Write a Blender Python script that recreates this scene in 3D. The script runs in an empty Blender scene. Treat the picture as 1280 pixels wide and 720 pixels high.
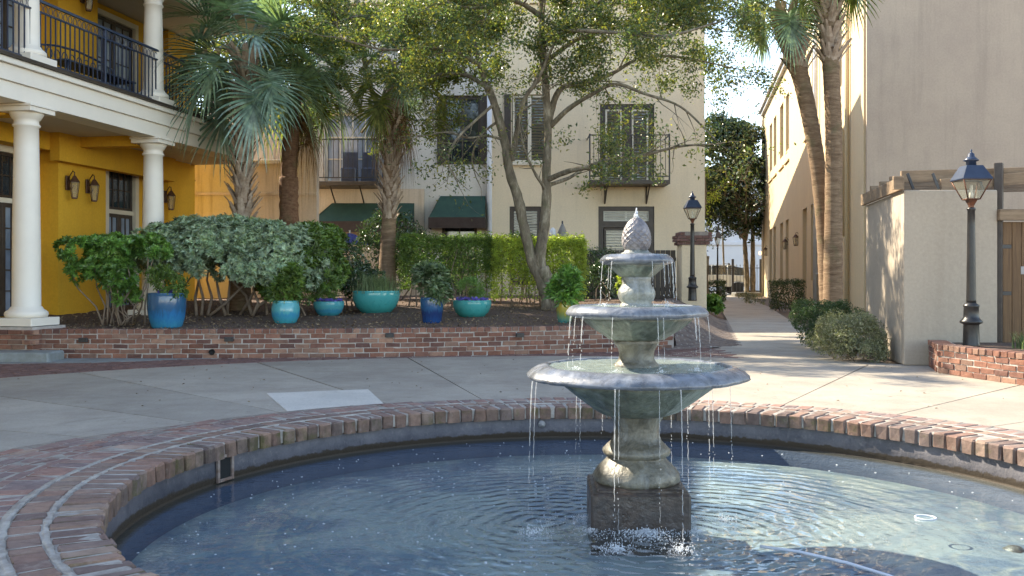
import bpy, bmesh, math, random
import numpy as np
from mathutils import Vector, Matrix
R = math.radians
rnd = random.Random(7)
rng = np.random.default_rng(11)
sc = bpy.context.scene

# ------------------------------------------------------------------ camera, light, exposure
CAMZ = 1.147; F = 1200.0; HY = 345.0
cam_d = bpy.data.cameras.new('camera'); cam = bpy.data.objects.new('camera', cam_d)
sc.collection.objects.link(cam); cam.location = (0, 0, CAMZ); cam.rotation_euler = (R(90), 0, 0)
cam_d.sensor_width = 36; cam_d.lens = 36*F/1280; cam_d.shift_y = -15/1280
cam_d.clip_start = .05; cam_d.clip_end = 3000
sc.camera = cam

SUN_DIR = Vector((-.82, .57, 0)).normalized(); SUN_EL = R(37)
sdir = Vector((SUN_DIR.x*math.cos(SUN_EL), SUN_DIR.y*math.cos(SUN_EL), math.sin(SUN_EL)))
w = bpy.data.worlds.new('World'); sc.world = w; w.use_nodes = True
nt = w.node_tree; bg = nt.nodes['Background']
sky = nt.nodes.new('ShaderNodeTexSky'); sky.sky_type = 'NISHITA'; sky.sun_disc = False
sky.sun_elevation = SUN_EL; sky.sun_rotation = math.atan2(SUN_DIR.x, SUN_DIR.y); sky.air_density = .75
sky.dust_density = .15; sky.ozone_density = 2.0
wt = nt.nodes.new('ShaderNodeMix'); wt.data_type = 'RGBA'; wt.blend_type = 'MULTIPLY'; wt.inputs[0].default_value = 1; wt.inputs[7].default_value = (1.23, 1.0, .78, 1)
nt.links.new(sky.outputs[0], wt.inputs[6]); nt.links.new(wt.outputs[2], bg.inputs[0]); bg.inputs[1].default_value = .15
sun_d = bpy.data.lights.new('sun', 'SUN'); sun_d.energy = 3.1; sun_d.angle = R(.5); sun_d.color = (1, .88, .68)
sun = bpy.data.objects.new('sun', sun_d); sc.collection.objects.link(sun)
sun.rotation_euler = sdir.to_track_quat('Z', 'Y').to_euler(); sun.location = (0, 0, 30)
sc.view_settings.view_transform = 'Standard'; sc.view_settings.look = 'None'
sc.view_settings.exposure = 2.2; sc.view_settings.gamma = 1
sc.cycles.max_bounces = 8; sc.cycles.transparent_max_bounces = 16
sc.cycles.diffuse_bounces = 4; sc.cycles.glossy_bounces = 3; sc.cycles.transmission_bounces = 4
sc.cycles.caustics_reflective = False; sc.cycles.caustics_refractive = False
sc.cycles.use_denoising = True

# ------------------------------------------------------------------ helpers
def P(px, py, Y):            # the point at depth Y seen at photo pixel (px, py)
    return Vector(((px-640)/F*Y, Y, CAMZ-(py-HY)/F*Y))
def G(px, py, z=0.0):        # the point at height z seen there
    Y = (CAMZ-z)*F/(py-HY); return Vector(((px-640)/F*Y, Y, z))

def tag(o, label=None, cat=None, group=None, kind=None):
    if label: o['label'] = label
    if cat: o['category'] = cat
    if group: o['group'] = group
    if kind: o['kind'] = kind
    return o
def thing(name, label, cat, loc=(0, 0, 0), rz=0, group=None):
    o = bpy.data.objects.new(name, None); sc.collection.objects.link(o)
    o.location = loc; o.rotation_euler = (0, 0, rz); o.empty_display_size = .2
    return tag(o, label, cat, group)
def link(name, me, parent=None, loc=None, rz=None):
    o = bpy.data.objects.new(name, me); sc.collection.objects.link(o)
    if parent: o.parent = parent
    if loc is not None: o.location = loc
    if rz is not None: o.rotation_euler = (0, 0, rz)
    return o
def kids(o): return [c for c in sc.collection.objects if c.parent == o]
def copy_thing(o, loc, rz=0, label=None, scale=None):
    tree = [(o, None)]; out = {}
    allo = list(sc.collection.objects)
    while tree:
        s, par = tree.pop()
        c = s.copy(); sc.collection.objects.link(c)
        if par: c.parent = par
        else: root = c
        for k in allo:
            if k.parent == s: tree.append((k, c))
    root.location = loc; root.rotation_euler = (0, 0, rz)
    if scale: root.scale = scale
    if label: root['label'] = label
    return root

class MB:
    def __init__(s): s.v = []; s.f = []; s.sm = []
    def add(s, vs, fs, smooth=False, M=None):
        n = len(s.v)
        if M is not None: vs = [M @ Vector(v) for v in vs]
        s.v += [tuple(v) for v in vs]; s.f += [tuple(i+n for i in f) for f in fs]; s.sm += [smooth]*len(fs)
        return s
    def box(s, x0, x1, y0, y1, z0, z1, M=None):
        return s.add([(x0,y0,z0),(x1,y0,z0),(x1,y1,z0),(x0,y1,z0),(x0,y0,z1),(x1,y0,z1),(x1,y1,z1),(x0,y1,z1)],
              [(0,3,2,1),(4,5,6,7),(0,1,5,4),(1,2,6,5),(2,3,7,6),(3,0,4,7)], False, M)
    def bevbox(s, x0, x1, y0, y1, z0, z1, b=.01, M=None):
        # box with chamfered vertical and top edges
        def ring(i, z):
            return [(x0+i,y0+b,z),(x0+b,y0+i,z),(x1-b,y0+i,z),(x1-i,y0+b,z),(x1-i,y1-b,z),(x1-b,y1-i,z),(x0+b,y1-i,z),(x0+i,y1-b,z)]
        vs = ring(0,z0)+ring(0,z1-b)+ring(b,z1)
        fs = [tuple(range(7,-1,-1)), tuple(range(16,24))]
        for k in (0,8):
            for i in range(8): j=(i+1)%8; fs.append((k+i,k+j,k+8+j,k+8+i))
        return s.add(vs, fs, False, M)
    def lathe(s, prof, n=24, c=(0,0,0), M=None, smooth=True, fn=None, caps=True):
        vs = []; fs = []
        for (r, z) in prof:
            for i in range(n):
                a = 2*math.pi*i/n; k = fn(a, r, z) if fn else 1
                vs.append((c[0]+r*k*math.cos(a), c[1]+r*k*math.sin(a), c[2]+z))
        for j in range(len(prof)-1):
            for i in range(n):
                i2=(i+1)%n; fs.append((j*n+i, j*n+i2, (j+1)*n+i2, (j+1)*n+i))
        if caps:
            fs.append(tuple(range(n-1,-1,-1))); fs.append(tuple(range((len(prof)-1)*n, len(prof)*n)))
        return s.add(vs, fs, smooth, M)
    def tube(s, pts, rad, n=8, smooth=True, caps=True, jit=0):
        pts = [Vector(p) for p in pts]
        if not hasattr(rad, '__len__'): rad = [rad]*len(pts)
        vs = []; fs = []; up = Vector((0,0,1)); pa = None
        for i, p in enumerate(pts):
            d = (pts[min(i+1,len(pts)-1)]-pts[max(i-1,0)])
            if d.length < 1e-9: d = Vector((0,0,1))
            d.normalize()
            if pa is None:
                pa = d.cross(Vector((1,0,0)) if abs(d.z) > .8 else up)
            pa = (pa - d*pa.dot(d)); 
            if pa.length < 1e-6: pa = d.orthogonal()
            pa.normalize(); b = d.cross(pa)
            for k in range(n):
                a = 2*math.pi*k/n; r = rad[i]*(1+(rnd.uniform(-jit,jit) if jit else 0))
                vs.append(p+pa*(r*math.cos(a))+b*(r*math.sin(a)))
        for i in range(len(pts)-1):
            for k in range(n):
                k2=(k+1)%n; fs.append((i*n+k, i*n+k2, (i+1)*n+k2, (i+1)*n+k))
        if caps and n > 2: fs.append(tuple(range(n-1,-1,-1))); fs.append(tuple(range((len(pts)-1)*n, len(pts)*n)))
        return s.add(vs, fs, smooth)
    def mesh(s, name, mat):
        me = bpy.data.meshes.new(name); me.from_pydata(s.v, [], s.f); me.update()
        me.polygons.foreach_set('use_smooth', s.sm)
        if mat: me.materials.append(mat)
        return me
    def build(s, name, mat, parent=None, loc=None, rz=None):
        return link(name, s.mesh(name, mat), parent, loc, rz)

def smooth_path(pts, K=6):
    pts = [Vector(p) for p in pts]; out = []
    for i in range(len(pts)-1):
        p0 = pts[max(0,i-1)]; p1 = pts[i]; p2 = pts[i+1]; p3 = pts[min(len(pts)-1,i+2)]
        for k in range(K):
            t = k/K; out.append(.5*((2*p1)+(p2-p0)*t+(2*p0-5*p1+4*p2-p3)*t*t+(3*p1-p0-3*p2+p3)*t**3))
    out.append(pts[-1]); return out
def np_mesh(name, verts, faces, mat, smooth=False):
    verts = np.asarray(verts, np.float32); faces = np.asarray(faces, np.int32)
    me = bpy.data.meshes.new(name); k = faces.shape[1]
    me.vertices.add(len(verts)); me.vertices.foreach_set('co', verts.ravel())
    me.loops.add(faces.size); me.loops.foreach_set('vertex_index', faces.ravel())
    me.polygons.add(len(faces)); me.polygons.foreach_set('loop_start', np.arange(0, faces.size, k, dtype=np.int32))
    me.polygons.foreach_set('loop_total', np.full(len(faces), k, np.int32))
    me.polygons.foreach_set('use_smooth', np.full(len(faces), smooth))
    me.update(calc_edges=True); me.materials.append(mat); return me

# ------------------------------------------------------------------ materials
class NT:
    def __init__(s, name):
        s.m = bpy.data.materials.new(name); s.m.use_nodes = True; s.t = s.m.node_tree
        s.b = s.t.nodes['Principled BSDF']; s.out = s.t.nodes['Material Output']
        s.tc = s.t.nodes.new('ShaderNodeTexCoord')
    def n(s, ty, **kw):
        x = s.t.nodes.new(ty)
        for k, v in kw.items():
            if k.startswith('i_'): x.inputs[k[2:].replace('_', ' ')].default_value = v
            else: setattr(x, k, v)
        return x
    def l(s, a, b): s.t.links.new(a, b)
    def vec(s, scale=(1,1,1), src='Object', randoff=False):
        mp = s.n('ShaderNodeMapping'); mp.inputs['Scale'].default_value = scale; s.l(s.tc.outputs[src], mp.inputs[0])
        if randoff:
            oi = s.n('ShaderNodeObjectInfo'); ml = s.n('ShaderNodeMath', operation='MULTIPLY'); ml.inputs[1].default_value = 37.0
            s.l(oi.outputs['Random'], ml.inputs[0]); s.l(ml.outputs[0], mp.inputs['Location'])
        return mp.outputs[0]
    def noise(s, v, scale, detail=4, rough=.6, dist=0):
        x = s.n('ShaderNodeTexNoise'); x.inputs['Scale'].default_value = scale; x.inputs['Detail'].default_value = detail
        x.inputs['Roughness'].default_value = rough; x.inputs['Distortion'].default_value = dist; s.l(v, x.inputs['Vector']); return x.outputs[0]
    def ramp(s, fac, stops):
        x = s.n('ShaderNodeValToRGB'); e = x.color_ramp.elements
        while len(e) < len(stops): e.new(.5)
        for el, (p, c) in zip(e, stops):
            el.position = p; el.color = (*c, 1) if hasattr(c, '__len__') else (c, c, c, 1)
        s.l(fac, x.inputs[0]); return x.outputs[0]
    def mix(s, fac, a, b, blend='MIX'):
        x = s.n('ShaderNodeMix', data_type='RGBA', blend_type=blend)
        for k, val in ((0, fac), (6, a), (7, b)):
            if isinstance(val, (int, float)): x.inputs[k].default_value = val
            elif isinstance(val, tuple): x.inputs[k].default_value = (*val, 1)
            else: s.l(val, x.inputs[k])
        return x.outputs[2]
    def maprange(s, x, a, b):
        m = s.n('ShaderNodeMapRange'); m.inputs[1].default_value = a; m.inputs[2].default_value = b; s.l(x, m.inputs[0]); return m.outputs[0]
    def bump(s, h, strength, dist=.02, normal=None):
        x = s.n('ShaderNodeBump'); x.inputs['Strength'].default_value = strength; x.inputs['Distance'].default_value = dist
        s.l(h, x.inputs['Height'])
        if normal: s.l(normal, x.inputs['Normal'])
        return x.outputs[0]
    def fin(s, col=None, rough=None, normal=None, **kw):
        if col is not None:
            if isinstance(col, tuple): s.b.inputs['Base Color'].default_value = (*col, 1)
            else: s.l(col, s.b.inputs['Base Color'])
        if rough is not None:
            if isinstance(rough, (int, float)): s.b.inputs['Roughness'].default_value = rough
            else: s.l(rough, s.b.inputs['Roughness'])
        if normal is not None: s.l(normal, s.b.inputs['Normal'])
        for k, v in kw.items(): s.b.inputs[k.replace('_', ' ')].default_value = v
        return s.m

def plain(name, c1, c2=None, scale=3, rough=.8, bump=.15, bs=60, vs=(1,1,1), rnd_obj=False, **kw):
    t = NT(name); v = t.vec(vs, randoff=rnd_obj)
    c2 = c2 or tuple(x*.8 for x in c1)
    col = t.mix(t.ramp(t.noise(v, scale, 6, .65), [(.35, 0.), (.65, 1.)]), c1, c2)
    return t.fin(col, rough, t.bump(t.noise(v, bs, 4), bump, .01), **kw)

def stucco(name, c1, c2, stain=(.2,.17,.13), amount=.35, bump=.25, streak=1.0):
    t = NT(name); v = t.vec(); vs = t.vec((1.6, 1.6, .12))
    base = t.mix(t.ramp(t.noise(v, .7, 8, .7), [(.35, 0.), (.68, 1.)]), c1, c2)
    st = t.ramp(t.noise(vs, 2.2*streak, 8, .7), [(.5, 0.), (.8, amount)])
    base = t.mix(st, base, stain)
    fine = t.ramp(t.noise(v, 25, 5, .7), [(.3, .9), (.7, 1.06)])
    base = t.mix(1.0, base, fine, 'MULTIPLY')
    nb = t.bump(t.noise(v, 3, 6, .6), bump*.6, .03); nb = t.bump(t.noise(v, 90, 3), bump, .006, nb)
    return t.fin(base, .92, nb)

def brickmat(name, stops, bump=.5, wear=(.55,.50,.46), wamt=.45, moss=0):
    t = NT(name); oi = t.n('ShaderNodeObjectInfo'); geo = t.n('ShaderNodeNewGeometry'); v = t.vec(randoff=True)
    add = t.n('ShaderNodeMath', operation='ADD'); t.l(oi.outputs['Random'], add.inputs[0]); t.l(geo.outputs['Random Per Island'], add.inputs[1])
    fr = t.n('ShaderNodeMath', operation='FRACT'); t.l(add.outputs[0], fr.inputs[0])
    base = t.ramp(fr.outputs[0], stops)
    base = t.mix(t.ramp(t.noise(v, 14, 6, .7), [(.4, 0.), (.75, .75)]), base, t.mix(1., base, (.45,.40,.42), 'MULTIPLY'))
    base = t.mix(t.ramp(t.noise(v, 9, 8, .75), [(.56, 0.), (.72, wamt)]), base, wear)
    if moss: 
        nn_ = t.n('ShaderNodeTexNoise'); nn_.inputs['Scale'].default_value = 1.9; nn_.inputs['Detail'].default_value = 7; nn_.inputs['Roughness'].default_value = .75; t.l(geo.outputs['Position'], nn_.inputs['Vector'])
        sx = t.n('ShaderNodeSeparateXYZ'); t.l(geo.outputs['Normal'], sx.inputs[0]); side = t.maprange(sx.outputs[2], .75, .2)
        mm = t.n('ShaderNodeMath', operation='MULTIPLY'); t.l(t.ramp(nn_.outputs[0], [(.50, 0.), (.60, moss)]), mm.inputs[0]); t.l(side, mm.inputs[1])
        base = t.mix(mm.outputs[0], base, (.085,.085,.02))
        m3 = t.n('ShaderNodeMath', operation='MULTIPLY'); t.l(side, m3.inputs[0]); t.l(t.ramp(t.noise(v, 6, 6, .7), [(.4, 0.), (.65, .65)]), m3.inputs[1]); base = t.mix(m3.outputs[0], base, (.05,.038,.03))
    return t.fin(base, .88, t.bump(t.noise(v, 30, 6, .75), bump, .012))

def leafmat(name, cols, trans=.35, rough=.45, spec=.5, tint=1.0):
    t = NT(name); geo = t.n('ShaderNodeNewGeometry')
    k = len(cols); col = t.ramp(geo.outputs['Random Per Island'], [(i/max(1,k-1), c) for i, c in enumerate(cols)])
    big = t.ramp(t.noise(t.vec(), 1.6, 4), [(.35, .72), (.65, 1.15)])
    col = t.mix(1., col, big, 'MULTIPLY')
    col = t.mix(1., col, t.ramp(t.noise(t.vec(), 9, 3, .6), [(.34, .50), (.5, .95), (.66, 1.35)]), 'MULTIPLY')
    t.fin(col, rough); t.b.inputs['Specular IOR Level'].default_value = spec
    tr = t.n('ShaderNodeBsdfTranslucent'); t.l(t.mix(1., col, (1.5,1.6,.7), 'MULTIPLY'), tr.inputs[0])
    mx = t.n('ShaderNodeMixShader'); mx.inputs[0].default_value = trans
    t.l(t.b.outputs[0], mx.inputs[1]); t.l(tr.outputs[0], mx.inputs[2]); t.l(mx.outputs[0], t.out.inputs[0]); return t.m

BR = [(0,(.17,.075,.05)),(.2,(.26,.12,.08)),(.4,(.12,.06,.05)),(.6,(.31,.15,.10)),(.8,(.20,.12,.09)),(1,(.38,.22,.15))]
M = {}
M['brick_wall'] = brickmat('wall_brick', BR, wamt=.35, wear=(.33,.25,.19))
M['brick_coping'] = brickmat('coping_brick', [(0,(.20,.13,.10)),(.2,(.27,.16,.12)),(.4,(.14,.10,.09)),(.6,(.30,.19,.14)),(.8,(.19,.14,.125)),(1,(.36,.25,.18))], wear=(.38,.33,.28), wamt=.5, moss=.8)
M['brick_apron'] = brickmat('paving_brick', [(0,(.26,.16,.13)),(.2,(.32,.18,.14)),(.4,(.20,.14,.13)),(.6,(.33,.21,.17)),(.8,(.22,.16,.15)),(1,(.38,.27,.21))], wear=(.48,.44,.40), wamt=.5)
M['brick_dark'] = brickmat('dark_paving_brick', [(0,(.14,.075,.065)),(.5,(.20,.11,.09)),(1,(.17,.10,.09))], wamt=.25)
M['brick_grey'] = brickmat('grey_paving_brick', [(0,(.17,.13,.11)),(.5,(.23,.18,.15)),(1,(.14,.11,.10))], wamt=.25)
M['mortar'] = plain('mortar', (.50,.46,.42), (.36,.32,.29), 9, .95, .5, 60)
M['mortar_dark'] = plain('old_mortar', (.34,.30,.26), (.20,.17,.15), 9, .95, .5, 60)
M['white_mortar'] = plain('pale_mortar', (.42,.39,.35), (.24,.21,.185), 12, .9, .5, 50)
def concrete(name, a, b, spots=True):
    t = NT(name); v = t.vec(src='Object'); oi = t.n('ShaderNodeObjectInfo')
    col = t.mix(t.ramp(t.noise(v, .9, 8, .65), [(.38, 0.), (.62, 1.)]), a, b)
    col = t.mix(t.ramp(t.noise(t.vec((1,.35,1)), 2.6, 8, .75, 1.5), [(.52, 0.), (.74, .5)]), col, (.47,.42,.35))
    col = t.mix(t.ramp(t.noise(v, 1.7, 9, .78, .6), [(.55, 0.), (.72, .55)]), col, (.17,.15,.12))
    col = t.mix(1., col, t.ramp(t.noise(v, 45, 5, .7), [(.25, .82), (.6, 1.05)]), 'MULTIPLY')
    col = t.mix(t.ramp(t.noise(v, 11, 3, .5), [(.71, 0.), (.74, .6)]), col, (.11,.10,.085))
    col = t.mix(1., col, t.ramp(oi.outputs['Random'], [(0, .9), (1, 1.07)]), 'MULTIPLY')
    return t.fin(col, t.ramp(t.noise(v, 5, 4), [(.3,.6),(.7,.85)]), t.bump(t.noise(v, 140, 4, .7), .35, .004))
M['concrete'] = concrete('concrete', (.39,.345,.285), (.30,.26,.215))
M['concrete_pale'] = concrete('pale_concrete', (.60,.56,.50), (.50,.47,.42))
def mulchmat():
    t = NT('mulch'); v = t.vec()
    vo = t.n('ShaderNodeTexVoronoi'); vo.inputs['Scale'].default_value = 38; t.l(v, vo.inputs['Vector'])
    col = t.ramp(t.noise(v, 55, 6, .8), [(.3,(.05,.03,.022)),(.5,(.12,.075,.055)),(.66,(.20,.14,.10)),(.78,(.36,.27,.20))])
    col = t.mix(t.ramp(t.noise(v, 1.4, 5), [(.45,0.),(.7,.5)]), col, (.17,.115,.08))
    return t.fin(col, .95, t.bump(t.noise(v, 45, 6, .8), 1.0, .03))
M['mulch'] = mulchmat()
M['soil'] = plain('soil', (.13,.095,.07), (.20,.15,.11), 8, .95, .8, 40)
M['asphalt'] = plain('asphalt', (.10,.10,.10), (.16,.16,.155), 2, .9, .4, 60)
M['yellow'] = stucco('ochre_stucco', (.72,.41,.03), (.64,.35,.022), (.30,.15,.03), .25, .15)
M['yellow_old'] = stucco('weathered_ochre_stucco', (.60,.51,.25), (.60,.51,.33), (.16,.11,.06), .9, .25)
M['peach'] = stucco('peach_stucco', (.62,.52,.40), (.55,.46,.37), (.20,.15,.10), .8, .25)
M['cream'] = stucco('cream_stucco', (.74,.62,.44), (.68,.57,.41), (.30,.25,.2), .3, .2)
M['greystucco'] = stucco('grey_stucco', (.62,.595,.54), (.56,.54,.49), (.24,.22,.2), .35, .2)
M['right'] = stucco('beige_stucco', (.62,.49,.30), (.56,.44,.28), (.30,.24,.18), .25, .15)
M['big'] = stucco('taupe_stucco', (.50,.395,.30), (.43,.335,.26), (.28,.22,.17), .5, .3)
M['lowwall'] = stucco('low_wall_stucco', (.44,.37,.29), (.40,.335,.26), (.26,.21,.16), .3, .3)
M['farwhite'] = stucco('white_wall', (.70,.72,.74), (.64,.66,.70), (.5,.5,.5), .1, .1)
M['white'] = plain('cream_paint', (.80,.74,.64), (.75,.69,.60), 2, .55, .05, 30)
M['white_trim'] = plain('trim_paint', (.70,.64,.52), (.62,.56,.45), 3, .5, .05, 30)
M['soffit'] = plain('soffit_paint', (.62,.56,.47), (.56,.50,.42), 1.5, .7, .05, 30)
M['darkwood'] = plain('dark_frame_paint', (.035,.024,.018), (.055,.04,.03), 8, .45, .1, 40)
M['black'] = plain('black_iron', (.018,.019,.023), (.03,.03,.035), 12, .38, .15, 60, Metallic=.0)
M['lampblack'] = plain('lamp_post_paint', (.010,.011,.013), (.028,.025,.024), 7, .33, .25, 70)
M['bluegrey'] = plain('blue_black_metal', (.02,.03,.06), (.035,.05,.09), 5, .35, .1, 50)
M['copper'] = plain('copper', (.17,.07,.04), (.10,.05,.035), 18, .45, .2, 50, Metallic=.6)
M['bronze'] = plain('lantern_bronze', (.12,.055,.028), (.07,.035,.02), 18, .5, .2, 50, Metallic=.3)
M['pipe'] = plain('white_pipe', (.66,.68,.72), (.58,.60,.64), 3, .4, .05, 30)
M['gutter'] = plain('gutter_metal', (.36,.34,.32), (.28,.27,.26), 3, .5, .05, 30)
M['bluestone'] = plain('bluestone', (.27,.30,.31), (.19,.20,.19), 6, .85, .5, 30)
M['awning'] = plain('green_canvas', (.016,.05,.038), (.026,.07,.048), 3, .8, .15, 120)
M['awning_edge'] = plain('brown_canvas_edge', (.035,.022,.018), (.05,.035,.03), 5, .85, .15, 100)
M['umbrella'] = plain('blue_canvas', (.03,.04,.17), (.045,.05,.22), 5, .8, .1, 60)
M['greycanvas'] = plain('grey_canvas', (.30,.28,.26), (.22,.21,.2), 5, .85, .1, 60)
M['shutter'] = plain('shutter_slat', (.20,.18,.13), (.14,.125,.09), 10, .6, .1, 60)
M['white_slat'] = plain('white_blind', (.62,.62,.56), (.55,.55,.50), 5, .6, .1, 60)
M['wood'] = plain('weathered_wood', (.30,.21,.13), (.17,.115,.07), 2.5, .8, .4, 30, (1,6,6))
M['gatewood'] = plain('gate_wood', (.19,.11,.05), (.11,.06,.028), 3, .75, .4, 30, (14,14,.8), rnd_obj=True)
M['gold'] = plain('pipe_hole', (.01,.01,.01), (.012,.012,.012), 5, .9)
def glass(name, c=(.02,.025,.03), rough=.04, spec=.9):
    t = NT(name); return t.fin(t.mix(t.ramp(t.noise(t.vec(), 1.2, 3), [(.4,0.),(.6,1.)]), c, tuple(x*1.8 for x in c)), rough, None, Specular_IOR_Level=spec)
M['glass'] = glass('window_glass'); M['glass_door'] = glass('door_glass', (.16,.19,.24), .08); M['carglass'] = glass('car_glass', (.015,.02,.02))
def clearglass():
    t = NT('lantern_glass'); tr = t.n('ShaderNodeBsdfTransparent'); tr.inputs[0].default_value = (.93,.94,.90,1)
    t.fin((.45,.43,.36), .06); mx = t.n('ShaderNodeMixShader'); mx.inputs[0].default_value = .22
    t.l(tr.outputs[0], mx.inputs[1]); t.l(t.b.outputs[0], mx.inputs[2]); t.l(mx.outputs[0], t.out.inputs[0]); return t.m
M['lampglass'] = clearglass()
def carpaint():
    t = NT('pale_car_paint'); return t.fin((.68,.66,.56), .25, None, Coat_Weight=.6)
M['car'] = carpaint()
M['rubber'] = plain('tyre_rubber', (.02,.02,.02), (.03,.03,.03), 5, .85)
def emis(name, c, s):
    t = NT(name); t.fin((.8,.7,.5), .5); t.b.inputs['Emission Color'].default_value = (*c, 1); t.b.inputs['Emission Strength'].default_value = s; return t.m
M['glow'] = emis('lit_lamp', (1,.55,.15), 1.6)

def stonefount(name, pale, dark, blue, wet=.28, dirt=.5, bf=1.0):
    t = NT(name); v = t.vec(); 
    col = t.mix(t.ramp(t.noise(v, 8, 9, .75, .8), [(.40,0.),(.60,1.)]), pale, dark)
    geo = t.n('ShaderNodeNewGeometry'); sp = t.n('ShaderNodeSeparateXYZ'); t.l(geo.outputs['Normal'], sp.inputs[0])
    col = t.mix(t.ramp(t.noise(v, 9, 8, .75), [(.5,0.),(.72,dirt)]), col, (.07,.06,.04))
    col = t.mix(t.ramp(t.noise(t.vec((5,5,.5)), 3, 6, .7), [(.52,0.),(.75,.5)]), col, blue)
    nb = t.bump(t.noise(v, 14, 5, .6), .9*bf, .016); nb = t.bump(t.noise(v, 80, 4, .7), .5*bf, .004, nb)
    return t.fin(col, t.ramp(t.noise(v, 7, 5), [(.35,wet),(.65,wet+.25)]), nb, Specular_IOR_Level=.7)
M['fount'] = stonefount('wet_fountain_stone', (.27,.275,.25), (.10,.105,.09), (.33,.36,.42))
M['fount_bowl'] = stonefount('wet_bowl_stone', (.17,.20,.165), (.055,.07,.055), (.28,.32,.33))
M['fount_rim'] = stonefount('wet_rim_stone', (.185,.20,.235), (.075,.085,.105), (.30,.33,.37), .18, .6, .35)
M['fount_brown'] = stonefount('stained_fountain_stone', (.17,.155,.115), (.06,.055,.04), (.27,.28,.27))
M['fount_base'] = stonefount('dark_base_stone', (.075,.05,.035), (.035,.025,.02), (.11,.085,.07), .25, .3)
M['cone'] = stonefount('pine_cone_stone', (.23,.21,.22), (.12,.11,.12), (.34,.33,.36), .3, .3)

def poolwall():
    t = NT('pool_wall_paint'); v = t.vec(); vz = t.vec((1.2,1.2,.25))
    col = t.mix(t.ramp(t.noise(v, 2.2, 8, .7), [(.35,0.),(.65,1.)]), (.15,.14,.155), (.055,.056,.072))
    col = t.mix(t.ramp(t.noise(vz, 7, 8, .7), [(.58,0.),(.75,.7)]), col, (.03,.032,.045))
    col = t.mix(t.ramp(t.noise(v, 22, 6, .8), [(.56,0.),(.70,.6)]), col, (.24,.22,.21))
    sp = t.n('ShaderNodeSeparateXYZ'); t.l(t.tc.outputs['Object'], sp.inputs[0])
    ad = t.n('ShaderNodeMath', operation='MULTIPLY_ADD'); ad.inputs[1].default_value = .09; t.l(t.noise(v, 9, 6, .8), ad.inputs[0]); t.l(sp.outputs[2], ad.inputs[2])
    col = t.mix(t.maprange(ad.outputs[0], -.128, -.118), (.05,.035,.022), col)
    col = t.mix(t.maprange(sp.outputs[2], -.236, -.226), (.055,.075,.125), col)
    return t.fin(col, .6, t.bump(t.noise(v, 28, 7, .75), .6, .012))
M['poolwall'] = poolwall()
def poolfloor():
    t = NT('pool_floor_paint'); v = t.vec()
    col = t.mix(t.ramp(t.noise(v, .9, 8, .65, .8), [(.44,0.),(.56,1.)]), (.135,.185,.235), (.30,.335,.32))
    col = t.mix(t.ramp(t.noise(v, 2.3, 8, .7, 1.2), [(.54,0.),(.68,.8)]), col, (.38,.38,.31))
    col = t.mix(t.ramp(t.noise(v, 1.7, 8, .72, 1.0), [(.60,0.),(.72,.8)]), col, (.04,.065,.12))
    col = t.mix(t.ramp(t.noise(t.vec((1,1.5,1)), 9, 8, .8, .7), [(.62,0.),(.70,.75)]), col, (.42,.60,.66))
    col = t.mix(t.ramp(t.noise(v, 5, 8, .7), [(.66,0.),(.74,.5)]), col, (.16,.13,.07))
    return t.fin(col, .8, t.bump(t.noise(v, 12, 6, .7), .4, .02))
M['poolfloor'] = poolfloor()
PC = Vector((.63, 5.40, 0)); PR = 2.69; WZ = -.217
FC = Vector((.70, 5.40, 0))
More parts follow.
